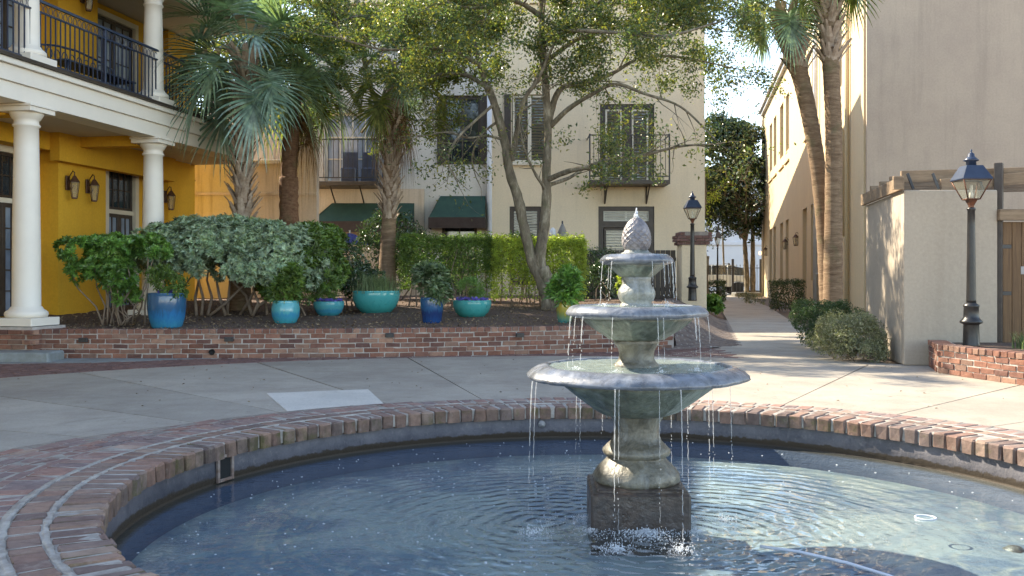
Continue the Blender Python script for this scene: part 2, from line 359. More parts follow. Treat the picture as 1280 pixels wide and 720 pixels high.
def watermat():
    t = NT('pool_water'); geo = t.n('ShaderNodeNewGeometry'); pos = geo.outputs['Position']
    hs = []
    # rings spreading from where the streams land
    for (cx, cy, sc_, wgt) in ((FC.x-.55, FC.y-.1, 15, .8), (FC.x+.5, FC.y+.05, 13, .9), (FC.x, FC.y-.42, 17, .8), (FC.x+.25, FC.y-.25, 21, .4)):
        sub = t.n('ShaderNodeVectorMath', operation='SUBTRACT'); t.l(pos, sub.inputs[0]); sub.inputs[1].default_value = (cx, cy, WZ)
        wv = t.n('ShaderNodeTexWave', wave_type='RINGS', rings_direction='Z'); wv.inputs['Scale'].default_value = sc_*.2; wv.inputs['Distortion'].default_value = 4.5
        wv.inputs['Detail'].default_value = 2; wv.inputs['Detail Scale'].default_value = 1.5
        t.l(sub.outputs[0], wv.inputs['Vector'])
        ln = t.n('ShaderNodeVectorMath', operation='LENGTH'); t.l(sub.outputs[0], ln.inputs[0])
        fall = t.n('ShaderNodeMapRange'); fall.inputs[1].default_value = .1; fall.inputs[2].default_value = 1.9; fall.inputs[3].default_value = wgt*.75; fall.inputs[4].default_value = 0
        t.l(ln.outputs['Value'], fall.inputs[0])
        m = t.n('ShaderNodeMath', operation='MULTIPLY'); t.l(wv.outputs['Fac'], m.inputs[0]); t.l(fall.outputs[0], m.inputs[1]); hs.append(m.outputs[0])
    for (s_, wgt) in ((6, .8), (19, .34)):
        nn = t.n('ShaderNodeTexNoise'); nn.inputs['Scale'].default_value = s_; nn.inputs['Detail'].default_value = 3; t.l(pos, nn.inputs['Vector'])
        m = t.n('ShaderNodeMath', operation='MULTIPLY'); t.l(nn.outputs[0], m.inputs[0]); m.inputs[1].default_value = wgt; hs.append(m.outputs[0])
    acc = hs[0]
    for h in hs[1:]:
        a = t.n('ShaderNodeMath', operation='ADD'); t.l(acc, a.inputs[0]); t.l(h, a.inputs[1]); acc = a.outputs[0]
    nb = t.bump(acc, .55, .016)
    tr = t.n('ShaderNodeBsdfTransparent'); tr.inputs[0].default_value = (.84,.92,.96,1)
    gl = t.n('ShaderNodeBsdfGlossy'); gl.inputs['Roughness'].default_value = .03; t.l(nb, gl.inputs['Normal'])
    lw = t.n('ShaderNodeLayerWeight'); lw.inputs['Blend'].default_value = .5; t.l(nb, lw.inputs['Normal'])
    pw_ = t.n('ShaderNodeMath', operation='POWER'); pw_.inputs[1].default_value = 4.2; t.l(lw.outputs['Facing'], pw_.inputs[0])
    fr = t.n('ShaderNodeMath', operation='MULTIPLY_ADD'); fr.inputs[1].default_value = .9; fr.inputs[2].default_value = .03; t.l(pw_.outputs[0], fr.inputs[0])
    mx = t.n('ShaderNodeMixShader'); t.l(fr.outputs[0], mx.inputs[0]); t.l(tr.outputs[0], mx.inputs[1]); t.l(gl.outputs[0], mx.inputs[2])
    t.l(mx.outputs[0], t.out.inputs[0]); return t.m
M['water'] = watermat()
def bowlwater():
    t = NT('bowl_water'); v = t.vec()
    nb = t.bump(t.noise(v, 26, 4), .8, .012)
    t.fin((.42,.50,.47), .12, nb, Specular_IOR_Level=.9)
    tr = t.n('ShaderNodeBsdfTransparent'); tr.inputs[0].default_value = (.8,.9,.88,1)
    mx = t.n('ShaderNodeMixShader'); mx.inputs[0].default_value = .65
    t.l(tr.outputs[0], mx.inputs[1]); t.l(t.b.outputs[0], mx.inputs[2]); t.l(mx.outputs[0], t.out.inputs[0]); return t.m
M['bowlwater'] = bowlwater()
def streammat(name='falling_water', op=.30):
    t = NT(name); t.fin((.86,.88,.90), .08, None, Specular_IOR_Level=1.0)
    tr = t.n('ShaderNodeBsdfTransparent'); tl = t.n('ShaderNodeBsdfTranslucent'); tl.inputs[0].default_value = (.9,.92,.95,1)
    m1 = t.n('ShaderNodeMixShader'); m1.inputs[0].default_value = .4; t.l(t.b.outputs[0], m1.inputs[1]); t.l(tl.outputs[0], m1.inputs[2])
    mx = t.n('ShaderNodeMixShader'); mx.inputs[0].default_value = op
    t.l(tr.outputs[0], mx.inputs[1]); t.l(m1.outputs[0], mx.inputs[2]); t.l(mx.outputs[0], t.out.inputs[0]); return t.m
M['stream'] = streammat(); M['foam'] = streammat('splash_water', .7)
def glaze(name, top, mid, drip):
    t = NT(name); v = t.vec(); vz = t.vec((1,1,.13))
    sp = t.n('ShaderNodeSeparateXYZ'); t.l(t.tc.outputs['Generated'], sp.inputs[0])
    ad = t.n('ShaderNodeMath', operation='MULTIPLY_ADD'); t.l(t.noise(vz, 26, 6, .75), ad.inputs[0]); ad.inputs[1].default_value = .9; t.l(sp.outputs[2], ad.inputs[2])
    col = t.ramp(ad.outputs[0], [(.45, mid), (.85, drip), (1.25, top)])
    col = t.mix(t.ramp(t.noise(v, 14, 5), [(.55,0.),(.75,.5)]), col, tuple(x*.45 for x in mid))
    return t.fin(col, .16, t.bump(t.noise(v, 12, 3), .15, .01), Specular_IOR_Level=.6)
M['glaze_blue'] = glaze('blue_glaze', (.03,.10,.20), (.05,.26,.42), (.03,.16,.36))
M['glaze_aqua'] = glaze('aqua_glaze', (.09,.36,.40), (.06,.36,.42), (.05,.26,.42))
M['glaze_teal'] = glaze('teal_glaze', (.08,.38,.37), (.05,.32,.32), (.06,.36,.35))
M['glaze_cobalt'] = glaze('cobalt_glaze', (.03,.10,.22), (.02,.075,.24), (.02,.04,.13))
M['glaze_yellow'] = glaze('yellow_green_glaze', (.38,.32,.05), (.05,.24,.26), (.22,.26,.08))
def bark(name, a, b, c, vs=(1,1,.35), sc_=9, bump=.9):
    t = NT(name); v = t.vec(vs)
    col = t.ramp(t.noise(v, sc_, 8, .75, .4), [(.32, a), (.52, b), (.68, c)])
    col = t.mix(t.ramp(t.noise(t.vec(), 3, 5), [(.55,0.),(.7,.5)]), col, (.11,.115,.05))
    return t.fin(col, .95, t.bump(t.noise(v, sc_*2.5, 7, .75), bump, .02))
M['bark'] = bark('oak_bark', (.07,.055,.04), (.19,.155,.105), (.38,.33,.24))
M['palm_smooth'] = bark('palm_trunk_fibre', (.11,.065,.035), (.23,.15,.09), (.33,.24,.15), (.5,.5,3.0), 8)
M['palm_rough'] = bark('palm_trunk_red', (.10,.05,.03), (.22,.12,.07), (.30,.19,.12), (.8,.8,2.0), 12)
M['boot'] = plain('palm_boot', (.50,.40,.31), (.27,.19,.13), 7, .9, .5, 40, rnd_obj=True)
M['branch_dry'] = plain('dry_branch', (.30,.23,.17), (.20,.15,.11), 9, .9, .5, 40)
L = {}
L['palm'] = leafmat('palm_leaf', [(.15,.22,.13),(.20,.29,.19),(.26,.35,.24),(.20,.26,.11)], .3, .38)
L['palm_blue'] = leafmat('blue_palm_leaf', [(.14,.23,.17),(.19,.29,.23),(.27,.37,.30),(.18,.25,.13)], .25, .36)
L['palm_yellow'] = leafmat('yellow_palm_leaf', [(.20,.22,.05),(.13,.17,.05),(.26,.25,.07),(.09,.13,.05)], .45, .4)
L['palm_dead'] = leafmat('dead_palm_leaf', [(.22,.13,.07),(.15,.09,.055),(.28,.19,.11)], .2, .8, .2)
L['oak'] = leafmat('oak_leaf', [(.07,.11,.045),(.115,.155,.06),(.09,.14,.07),(.18,.21,.06),(.32,.28,.06),(.11,.145,.07)], .45, .35, .7)
L['oak2'] = leafmat('small_leaf', [(.08,.11,.035),(.12,.16,.04),(.20,.23,.045),(.10,.14,.05),(.28,.25,.05)], .45, .38, .6)
L['pitto'] = leafmat('pittosporum_leaf', [(.27,.37,.24),(.36,.46,.31),(.22,.31,.18),(.46,.54,.38),(.30,.38,.17)], .2, .4, .5)
L['bright'] = leafmat('bright_green_leaf', [(.13,.27,.05),(.19,.35,.07),(.09,.20,.05),(.26,.42,.09),(.14,.27,.06)], .3, .3, .6)
L['blueleaf'] = leafmat('blue_green_leaf', [(.03,.085,.065),(.045,.11,.085),(.06,.13,.10)], .2, .4)
L['hedge'] = leafmat('sun_bright_hedge_leaf', [(.34,.42,.07),(.26,.34,.055),(.44,.50,.09),(.17,.23,.05)], .45, .4)  # leaf colour raised to imitate sunlight on a hedge the oak shades
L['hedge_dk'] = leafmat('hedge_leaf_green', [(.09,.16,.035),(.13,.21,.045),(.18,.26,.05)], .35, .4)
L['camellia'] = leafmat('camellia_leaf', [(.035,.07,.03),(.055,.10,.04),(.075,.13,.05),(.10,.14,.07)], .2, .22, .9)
L['box'] = leafmat('boxwood_leaf', [(.04,.075,.025),(.06,.10,.035),(.08,.13,.04)], .25, .4)
L['indian'] = leafmat('grey_green_leaf', [(.20,.22,.12),(.30,.31,.18),(.12,.14,.06),(.42,.40,.28)], .25, .35, .7)
L['feather'] = leafmat('feathery_leaf', [(.15,.27,.06),(.21,.34,.08),(.11,.20,.05)], .35, .5)
L['rosemary'] = leafmat('needle_leaf', [(.22,.28,.12),(.15,.20,.08),(.28,.33,.16)], .25, .6)
L['white_var'] = leafmat('variegated_leaf', [(.10,.17,.07),(.30,.36,.22),(.07,.12,.05),(.14,.20,.09)], .3, .4)
L['flower'] = leafmat('violet_flower', [(.11,.08,.38),(.18,.13,.5),(.07,.06,.25)], .3, .6)
L['magnolia'] = leafmat('magnolia_leaf', [(.03,.06,.025),(.05,.09,.035),(.08,.12,.04),(.12,.12,.05)], .15, .22, .9)
L['litter'] = leafmat('fallen_leaf', [(.20,.13,.07),(.30,.22,.14),(.12,.08,.05),(.38,.31,.22)], .1, .8, .2)

# ------------------------------------------------------------------ ground, street
def ring_mesh(r0, r1, z, n=96, c=PC):
    mb = MB(); vs = []; fs = []
    for r in (r0, r1):
        for i in range(n):
            a = 2*math.pi*i/n; vs.append((c.x+r*math.cos(a), c.y+r*math.sin(a), z))
    for i in range(n): j=(i+1)%n; fs.append((i, j, n+j, n+i))
    return mb.add(vs, fs)
g = MB(); vs = []; fs = []; n = 96; radii = [2.95, 4, 6, 9, 14, 22, 35, 60, 120, 300, 900]
for r in radii:
    for i in range(n):
        a = 2*math.pi*i/n; vs.append((PC.x+r*math.cos(a), PC.y+r*math.sin(a), -.045))
for k in range(len(radii)-1):
    for i in range(n): j=(i+1)%n; fs.append((k*n+i, (k+1)*n+i, (k+1)*n+j, k*n+j))
g.add(vs, fs); tag(g.build('ground', M['soil']), kind='structure')
st = MB().box(-40, 90, 58.5, 70, -.04, .0); tag(st.build('street', M['asphalt']), kind='structure')

# ------------------------------------------------------------------ bricks
def brick_set(lx, ly, lz, mat, nvar=5, b=.007, jit=.004, seed=1):
    out = []; q = random.Random(seed)
    for k in range(nvar):
        mb = MB().bevbox(-lx/2, lx/2, -ly/2, ly/2, 0, lz, b)
        mb.v = [(x+q.uniform(-jit,jit), y+q.uniform(-jit,jit), z+(q.uniform(-jit,jit) if z > .01 else 0)) for x,y,z in mb.v]
        out.append(mb.mesh('brick', mat))
    return out
class BrickLayer:
    """lays bricks as objects under one parent, the ones past the limit joined into one part"""
    def __init__(s, parent, limit=300): s.parent = parent; s.limit = limit; s.items = []
    def put(s, meshes, x, y, z, rz, sx=1, sy=1, pri=None):
        s.items.append((pri if pri is not None else math.hypot(x, y)+(50 if y < 3.2 else 0), rnd.choice(meshes), x, y, z, rz, sx, sy))
    def done(s, mat):
        s.items.sort(key=lambda t: t[0]); rest = s.items[s.limit:]
        for it in s.items[:s.limit]:
            _, me, x, y, z, rz, sx, sy = it
            o = link('brick', me, s.parent); o.location = (x, y, z); o.rotation_euler = (rnd.uniform(-.012,.012), rnd.uniform(-.012,.012), rz); o.scale = (sx, sy, 1)
        if rest:
            mb = MB()
            for _, me, x, y, z, rz, sx, sy in rest:
                T = Matrix.Translation((x,y,z)) @ Matrix.Rotation(rz, 4, 'Z') @ Matrix.Diagonal((sx,sy,1,1))
                mb.add([T @ v.co for v in me.vertices], [tuple(p.vertices) for p in me.polygons])
            tag(mb.build('brick_remainder', mat, s.parent), kind='stuff')

# ------------------------------------------------------------------ pool
pw = MB(); prof = [(2.735, .0), (2.725, -.10), (2.72, -.20), (2.735, -.215), (2.66, -.232), (2.64, -.50)]
nn = 160; vs = []; fs = []
for (r, z) in prof:
    for i in range(nn):
        a = 2*math.pi*i/nn; vs.append((r*math.cos(a), r*math.sin(a), z))
for k in range(len(prof)-1):
    for i in range(nn): j=(i+1)%nn; fs.append((k*nn+i, k*nn+j, (k+1)*nn+j, (k+1)*nn+i))
pw.add(vs, fs, True); o = pw.build('pool_wall', M['poolwall'], loc=PC); tag(o, kind='structure')
pf = MB(); vs = [(0,0,-.35)]+[(2.75*math.cos(2*math.pi*i/64), 2.75*math.sin(2*math.pi*i/64), -.35) for i in range(64)]
pf.add(vs, [(0, 1+i, 1+(i+1)%64) for i in range(64)]); tag(pf.build('pool_floor', M['poolfloor'], loc=PC), kind='structure')
wv = MB(); vs = [(0,0,WZ)]+[(2.715*math.cos(2*math.pi*i/96), 2.715*math.sin(2*math.pi*i/96), WZ) for i in range(96)]
wv.add(vs, [(0, 1+i, 1+(i+1)%96) for i in range(96)]); tag(wv.build('pool_water', M['water'], loc=PC), kind='structure')

cop = MB(); vs = []; fs = []; n = 160
for (r, z) in [(2.712, -.05), (2.714, .036), (2.728, .0415), (3.13, .0415), (3.13, -.06)]:
    for i in range(n):
        a = 2*math.pi*i/n; vs.append((PC.x+r*math.cos(a), PC.y+r*math.sin(a), z))
for k in range(4):
    for i in range(n): j=(i+1)%n; fs.append((k*n+i, (k+1)*n+i, (k+1)*n+j, k*n+j))
cop.add(vs, fs, True)
coping = tag(cop.build('pool_coping', M['white_mortar']), kind='structure')
# pale mortar lines between the rings of bricks
def wavy_ring(r, wid, z, name, parent):
    mb = MB(); vs = []; fs = []; N = 420
    for i in range(N):
        a = 2*math.pi*i/N; w0 = wid*(1+rnd.uniform(-.4,.5))/2; c = rnd.uniform(-.004,.004); dz = rnd.uniform(-.001,.002)
        for (rr, zz) in ((r-w0-.004+c, z-.02), (r-w0+c, z+dz), (r+w0+c, z+dz), (r+w0+.004+c, z-.02)):
            vs.append((PC.x+rr*math.cos(a), PC.y+rr*math.sin(a), zz))
    for i in range(N):
        for k in range(3):
            j=(i+1)%N; fs.append((i*4+k, i*4+k+1, j*4+k+1, j*4+k))
    mb.add(vs, fs, True); return mb.build(name, M['white_mortar'], parent)
wavy_ring(2.925, .024, .0475, 'mortar_joint', coping); wavy_ring(3.095, .026, .0465, 'mortar_joint', coping)
bl = BrickLayer(coping, 300)
bA = brick_set(.222, .099, .102, M['brick_coping'], 12, .012, .005, 3); bB = brick_set(.135, .098, .09, M['brick_coping'], 6, .008, .003, 4)
NA = 148
for i in range(NA):
    a = 2*math.pi*(i+rnd.uniform(-.05,.05))/NA; r = 2.69+.111+rnd.uniform(-.011,.009)
    bl.put(bA, PC.x+r*math.cos(a), PC.y+r*math.sin(a), -.056+rnd.uniform(-.004,.004), a+rnd.uniform(-.02,.02))
NB = 156
for i in range(NB):
    a = 2*math.pi*(i+.4+rnd.uniform(-.06,.06))/NB; r = 3.01+rnd.uniform(-.004,.004)
    bl.put(bB, PC.x+r*math.cos(a), PC.y+r*math.sin(a), -.044+rnd.uniform(-.002,.002), a, sy=1.12)
bl.done(M['brick_coping'])

# outer paving bricks round the pool, widening on the left
def widen(a):   # outer radius of the brick paving at angle a (degrees, from the pool centre)
    d = a % 360
    if d < 95: return 3.47
    if d < 150: return 3.47+(d-95)/55*.20
    if d < 200: return 3.67+(d-150)/50*.95
    if d < 290: return 4.62
    return max(3.47, 4.62-(d-290)/25*1.15)
ap = MB(); vs = []; fs = []; n = 180
for i in range(n):
    a = 2*math.pi*i/n; ro = widen(math.degrees(a))
    for (r, z) in ((3.10, .0395), (3.325, .0395), (3.335, .0195), (ro, .0195), (ro, -.06)): vs.append((PC.x+r*math.cos(a), PC.y+r*math.sin(a), z))
for i in range(n):
    j=(i+1)%n
    for k in range(4): fs.append((i*5+k, i*5+k+1, j*5+k+1, j*5+k))
ap.add(vs, fs, True); apron = tag(ap.build('poolside_paving', M['white_mortar']), kind='structure')
bl = BrickLayer(apron, 300)
bC = brick_set(.205, .098, .06, M['brick_apron'], 6, .008, .004, 5); bD = brick_set(.098, .20, .06, M['brick_apron'], 6, .008, .004, 6)
NC = 170
for i in range(NC):
    a = 2*math.pi*(i+.2)/NC; r = 3.22+rnd.uniform(-.008,.008)
    bl.put(bC, PC.x+r*math.cos(a), PC.y+r*math.sin(a), -.018+rnd.uniform(-.002,.002), a, sy=1.1)
for k in range(12):
    r = 3.385+.108*k; N = int(2*math.pi*r/.212)
    for i in range(N):
        a = 2*math.pi*(i+.5*(k%2))/N
        if r+.05 <= widen(math.degrees(a)): bl.put(bD, PC.x+r*math.cos(a), PC.y+r*math.sin(a), -.038+rnd.uniform(-.002,.002) , a)
bl.done(M['brick_apron'])

# skimmer opening, wall jet, hose, ring and stone in the pool
def on_wall(px, py_):        # the angle on the pool wall seen at photo pixel column px (far side)
    dx = (px-640)/F; A = dx*dx+1; B = -2*(dx*PC.x+PC.y); C = PC.x**2+PC.y**2-2.72**2
    Y = (-B+math.sqrt(B*B-4*A*C))/(2*A); return math.atan2(Y-PC.y, dx*Y-PC.x)
a = on_wall(280, 0)
sk = thing('pool_skimmer', 'rusty square skimmer frame set in the dark pool wall', 'pool skimmer', (PC.x+2.72*math.cos(a), PC.y+2.72*math.sin(a), -.16), a+math.pi/2)
mb = MB(); 
for (x0,x1,z0,z1) in ((-.085,-.062,-.05,.125),(.062,.085,-.05,.125),(-.062,.062,-.05,-.032),(-.062,.062,.107,.125)): mb.bevbox(x0, x1, .0, .02, z0, z1, .003)
mb.build('frame', plain('rusty_frame', (.33,.27,.24), (.17,.10,.07), 14, .8, .4, 40), sk)
MB().box(-.062, .062, .003, .006, -.032, .107).build('opening', M['gold'], sk)
a = on_wall(677, 0)
jt = thing('wall_jet', 'small metal water jet on the back wall of the pool', 'water jet', (PC.x+2.715*math.cos(a), PC.y+2.715*math.sin(a), -.10), a+math.pi/2)
MB().lathe([(.03,0),(.03,.012),(.018,.02),(.014,.05),(.018,.055)], 16, M=Matrix.Rotation(R(90), 4, 'X') @ Matrix.Rotation(math.pi, 4, 'X')).build('nozzle', M['gutter'], jt)
def floorpt(px, py, z=-.54):
    p = G(px, py, z); return p
hose = MB().tube([G(950,683,-.2)*1, G(1000,690,-.2), G(1060,704,-.2), G(1112,720,-.2), G(1150,735,-.2)], .008, 8)
tag(hose.build('hose', M['pipe']), 'thin white hose lying on the water at lower right', 'hose')
c = G(1157, 647, WZ+.004); mb = MB(); pts = [(c.x+.055*math.cos(t*math.pi/12), c.y+.055*math.sin(t*math.pi/12), c.z) for t in range(25)]
mb.tube(pts, .005, 6); tag(mb.build('float_ring', M['pipe']), 'small white ring floating on the right side of the pool', 'ring')
c = G(1268, 690, -.36); mb = MB(); mb.lathe([(.01,-.05),(.05,-.04),(.065,-.02),(.05,.015),(.03,.03),(.01,.035)], 12, fn=lambda a,r,z: 1+.18*math.sin(3*a+z*30)); 
tag(mb.build('stone', M['fount_brown'], loc=c), 'brown mossy stone under the water at the right edge', 'stone')

# ------------------------------------------------------------------ concrete slabs round the pool
plaza = ring_mesh(3.3, 8.36, -.03); plaza = tag(plaza.build('plaza', M['mortar_dark']), kind='structure')
def ang(px, py): q = G(px, py, .0); return math.atan2(q.y-PC.y, q.x-PC.x)
J = [ang(1240,533), ang(1105,522), ang(975,508), ang(607,502), ang(490,507), ang(375,520), ang(258,530), ang(128,548)]
J.insert(3, ang(800, 502)); J.append(R(185)); J += [R(x) for x in (212, 240, 270, 300, 330, 357)]
J.sort()
def sector(r0f, r1, a0, a1, z0, z1, n=14):
    mb = MB(); vs = []; fs = []
    for i in range(n+1):
        a = a0+(a1-a0)*i/n; r0 = r0f(a) if callable(r0f) else r0f
        for (r, z) in ((r0, z1), (r1, z1), (r1, z0), (r0, z0)): vs.append((PC.x+r*math.cos(a), PC.y+r*math.sin(a), z))
    for i in range(n):
        for k in range(4): fs.append((i*4+k, (i+1)*4+k, (i+1)*4+(k+1)%4, i*4+(k+1)%4))
    fs.append((0,1,2,3)); fs.append((n*4+3,n*4+2,n*4+1,n*4)); return mb.add(vs, fs)
for i, a in enumerate(J):
    b = J[(i+1) % len(J)]; b = b if b > a else b+2*math.pi
    gp = .0016
    s = sector(lambda t: widen(math.degrees(t))-.02, 8.35, a+gp, b-gp, -.04, .0+rnd.uniform(-.001,.001))
    s.build('concrete_slab', M['concrete'], plaza)
pp = [G(333,492,0), G(460,487,0), G(484,509,0), G(362,517,0)]
mb = MB(); vs = [(p.x,p.y,.004) for p in pp]+[(p.x,p.y,-.02) for p in pp]
mb.add(vs, [(3,2,1,0),(0,1,5,4),(1,2,6,5),(2,3,7,6),(3,0,4,7)]); mb.build('concrete_patch', M['concrete_pale'], plaza)

# path running back between the buildings
Lp = [G(925,432), G(912,405), G(903,390), G(895,378)]; Rp = [G(1068,442), G(1018,418), G(985,399), G(962,384), G(947,377.5)]
def interp(pl, Y):
    for a, b in zip(pl, pl[1:]):
        if a.y <= Y <= b.y or b is pl[-1]: return a.x+(b.x-a.x)*(Y-a.y)/(b.y-a.y)
    return pl[0].x
def pleft(Y): return interp(Lp, Y) if Y > Lp[0].y else Lp[0].x+(Y-Lp[0].y)*(.9 if Y < Lp[0].y else 0)
def pright(Y): return interp(Rp, Y) if Y > Rp[0].y else Rp[0].x-(Rp[0].y-Y)*.10
base = MB(); ys = [12.3+i*1.0 for i in range(47)]
vs = []; fs = []
for Y in ys: vs += [(pleft(Y)-.01, Y, -.03), (pright(Y)+.01, Y, -.03)]
for i in range(len(ys)-1): fs.append((i*2, i*2+1, i*2+3, i*2+2))
base.add(vs, fs); path = tag(base.build('path', M['mortar_dark']), kind='structure')
Y = 12.4
while Y < 57:
    Y2 = Y+1.45
    if Y < 13.6: Y0 = Y
    vs = []
    for z in (.003, -.04): vs += [(pleft(Y+.006), Y+.006, z), (pright(Y+.006), Y+.006, z), (pright(Y2-.006), Y2-.006, z), (pleft(Y2-.006), Y2-.006, z)]
    MB().add(vs, [(0,1,2,3),(7,6,5,4),(0,4,5,1),(1,5,6,2),(2,6,7,3),(3,7,4,0)]).build('path_slab', M['concrete'], path); Y = Y2

# ------------------------------------------------------------------ retaining wall and planting bed
WP = [Vector((-6.6,13.36)), Vector((-5.2,13.34)), Vector((-3.9,13.36)), Vector((-2.7,13.45)), Vector((-1.5,13.62)), Vector((-.3,13.88)), Vector((.8,14.2)), Vector((1.8,14.6)), Vector((2.55,15.1))]
def walk(pl, step=.01):
    cum = [0]
    for a, b in zip(pl, pl[1:]): cum.append(cum[-1]+(b-a).length)
    def at(s):
        s = max(0, min(s, cum[-1]-1e-6))
        for i in range(len(pl)-1):
            if cum[i+1] >= s:
                t = (s-cum[i])/(cum[i+1]-cum[i]); p = pl[i].lerp(pl[i+1], t); d = (pl[i+1]-pl[i]).normalized()
                # blend direction for smoothness
                return p, math.atan2(d.y, d.x)
    return at, cum[-1]
def resample(pl):
    return [Vector(p[:2]) for p in smooth_path([Vector((q.x, q.y, 0)) for q in pl], 8)]
def brick_wall(pl, courses, label, cat, matb, cap=True, limit=300, depth=.22, z0=0, name='retaining_wall', back=False, jit=0):
    pl = resample(pl); at, Ltot = walk(pl); H = courses*.068+(.068 if cap else 0)
    core = MB(); vs = []; fs = []
    ns = max(2, int(Ltot/.08))
    for i in range(ns+1):
        p, r = at(Ltot*i/ns); nx, ny = -math.sin(r), math.cos(r)
        for (d, z) in ((.009, z0-.05), (.009, z0+H-.006), (depth, z0+H-.01), (depth, z0-.05)): vs.append((p.x+nx*d, p.y+ny*d, z))
    for i in range(ns):
        for k in range(4): fs.append((i*4+k, (i+1)*4+k, (i+1)*4+(k+1)%4, i*4+(k+1)%4))
    fs.append((0,1,2,3)); fs.append((ns*4+3,ns*4+2,ns*4+1,ns*4)); core.add(vs, fs)
    p0, r0 = at(0)
    root = thing(name, label, cat, (p0.x, p0.y, z0))
    c = core.build('mortar_core', M['mortar'], root); c.location = (-p0.x, -p0.y, -z0)
    S = brick_set(.198, .095, .056, matb, 9, .006, .005, 9); H2 = brick_set(.092, .21, .060, matb, 6, .006, .003, 12); HB = brick_set(.095, .095, .057, matb, 4, .005, .003, 13)
    bl = BrickLayer(root, limit)
    for k in range(courses):
        s = .1+(.105 if k % 2 else 0); z = z0+.004+k*.068
        if k % 2: bl.put(HB, *(at(.05)[0]+Vector((-math.sin(at(.05)[1]), math.cos(at(.05)[1])))*.048).xy, z, at(.05)[1])
        while s < Ltot-.03:
            p, r = at(s); q = p+Vector((-math.sin(r), math.cos(r)))*(.048+rnd.uniform(-.004,.004))
            bl.put(S, q.x, q.y, z+rnd.uniform(-.003,.003), r+rnd.uniform(-.02,.02), sx=rnd.choice((1,1,1,.97,1.03))); s += .210+rnd.uniform(-.004,.004)
    if cap:
        s = .05; z = z0+.004+courses*.068
        while s < Ltot:
            p, r = at(s); q = p+Vector((-math.sin(r), math.cos(r)))*(.097+rnd.uniform(-.005,.005))
            bl.put(H2, q.x, q.y, z+rnd.uniform(-.002,.003), r); s += .104
    before = set(sc.collection.objects); bl.done(matb)
    for o in set(sc.collection.objects)-before: 
        o.location = o.location-Vector((p0.x, p0.y, z0)) if o.name.startswith('brick') and 'remainder' not in o.name else Vector((-p0.x, -p0.y, -z0))
    return root, at, Ltot
rw, rat, rL = brick_wall(WP, 5, 'long low curving red brick retaining wall holding the planting bed', 'brick wall', M['brick_wall'])
# louvred wall lights and drain hole
for k, (px, py) in enumerate(((104,425),(286,424),(487,419),(650,419))):
    Yw = 13.36 if px < 400 else (13.6 if px < 500 else 13.95)
    p = P(px, py, Yw-.03)
    o = MB().bevbox(-.06, .06, -.02, .03, -.03, .03, .005)
    for z in (-.018, -.002, .014): o.box(-.05, .05, -.034, -.02, z, z+.007)
    tag(o.build('step_light', M['black'], loc=p, rz=.0 if px < 400 else .2), ['black louvred step light in the brick wall near the left column','black louvred step light in the brick wall below the tall blue pot plants','black louvred step light in the brick wall below the wide bowl planter','black louvred step light in the brick wall left of the fountain'][k], 'step light')
p = P(265, 440, 13.34); tag(MB().lathe([(.042,0),(.042,.02),(.034,.02),(.034,.002)], 20, M=Matrix.Rotation(R(90), 4, 'X')).build('drain_pipe', M['gold'], loc=p), 'round black drain pipe end low in the brick wall', 'drain pipe')
# red brick strip at the wall foot
sb = MB(); vs = []; fs = []; ns = 40
for i in range(ns+1):
    x = -9+12.2*i/ns; yo = interp([Vector((-12,13.36))]+WP, 0) if False else None
    # front edge on the slab circle, back edge under the wall
    t = max(-8.3, min(8.3, x-PC.x)); yf = PC.y+math.sqrt(max(0, 8.36**2-t*t)); 
    yb = 13.45
    for a_, b_ in zip(WP, WP[1:]):
        if a_.x <= x <= b_.x: yb = a_.y+(b_.y-a_.y)*(x-a_.x)/(b_.x-a_.x)+.1
    if x > WP[-1].x: yb = 15.4
    vs += [(x, yf-.0, -.012), (x, max(yb, yf+.02), -.012)]
for i in range(ns): fs.append((i*2, i*2+2, i*2+3, i*2+1))
sb.add(vs, fs); strip = tag(sb.build('brick_strip', M['mortar_dark']), kind='structure')
bl = BrickLayer(strip, 0); S = brick_set(.20, .095, .05, M['brick_dark'], 5, .006, .003, 21)
for k in range(26):
    r = 8.42+.105*k; N = int(2*math.pi*r/.21)
    for i in range(N):
        a = 2*math.pi*(i+.5*(k%2))/N; x = PC.x+r*math.cos(a); y = PC.y+r*math.sin(a)
        if y < 9.5 or x > 3.2 or x < -8.5: continue
        yb = 13.36
        for a_, b_ in zip(WP, WP[1:]):
            if a_.x <= x <= b_.x: yb = a_.y+(b_.y-a_.y)*(x-a_.x)/(b_.x-a_.x)
        if x > WP[-1].x: yb = 15.3
        if y < yb-.02: bl.put(S, x, y, -.045+rnd.uniform(-.002,.002), a+math.pi/2)
bl.done(M['brick_dark'])

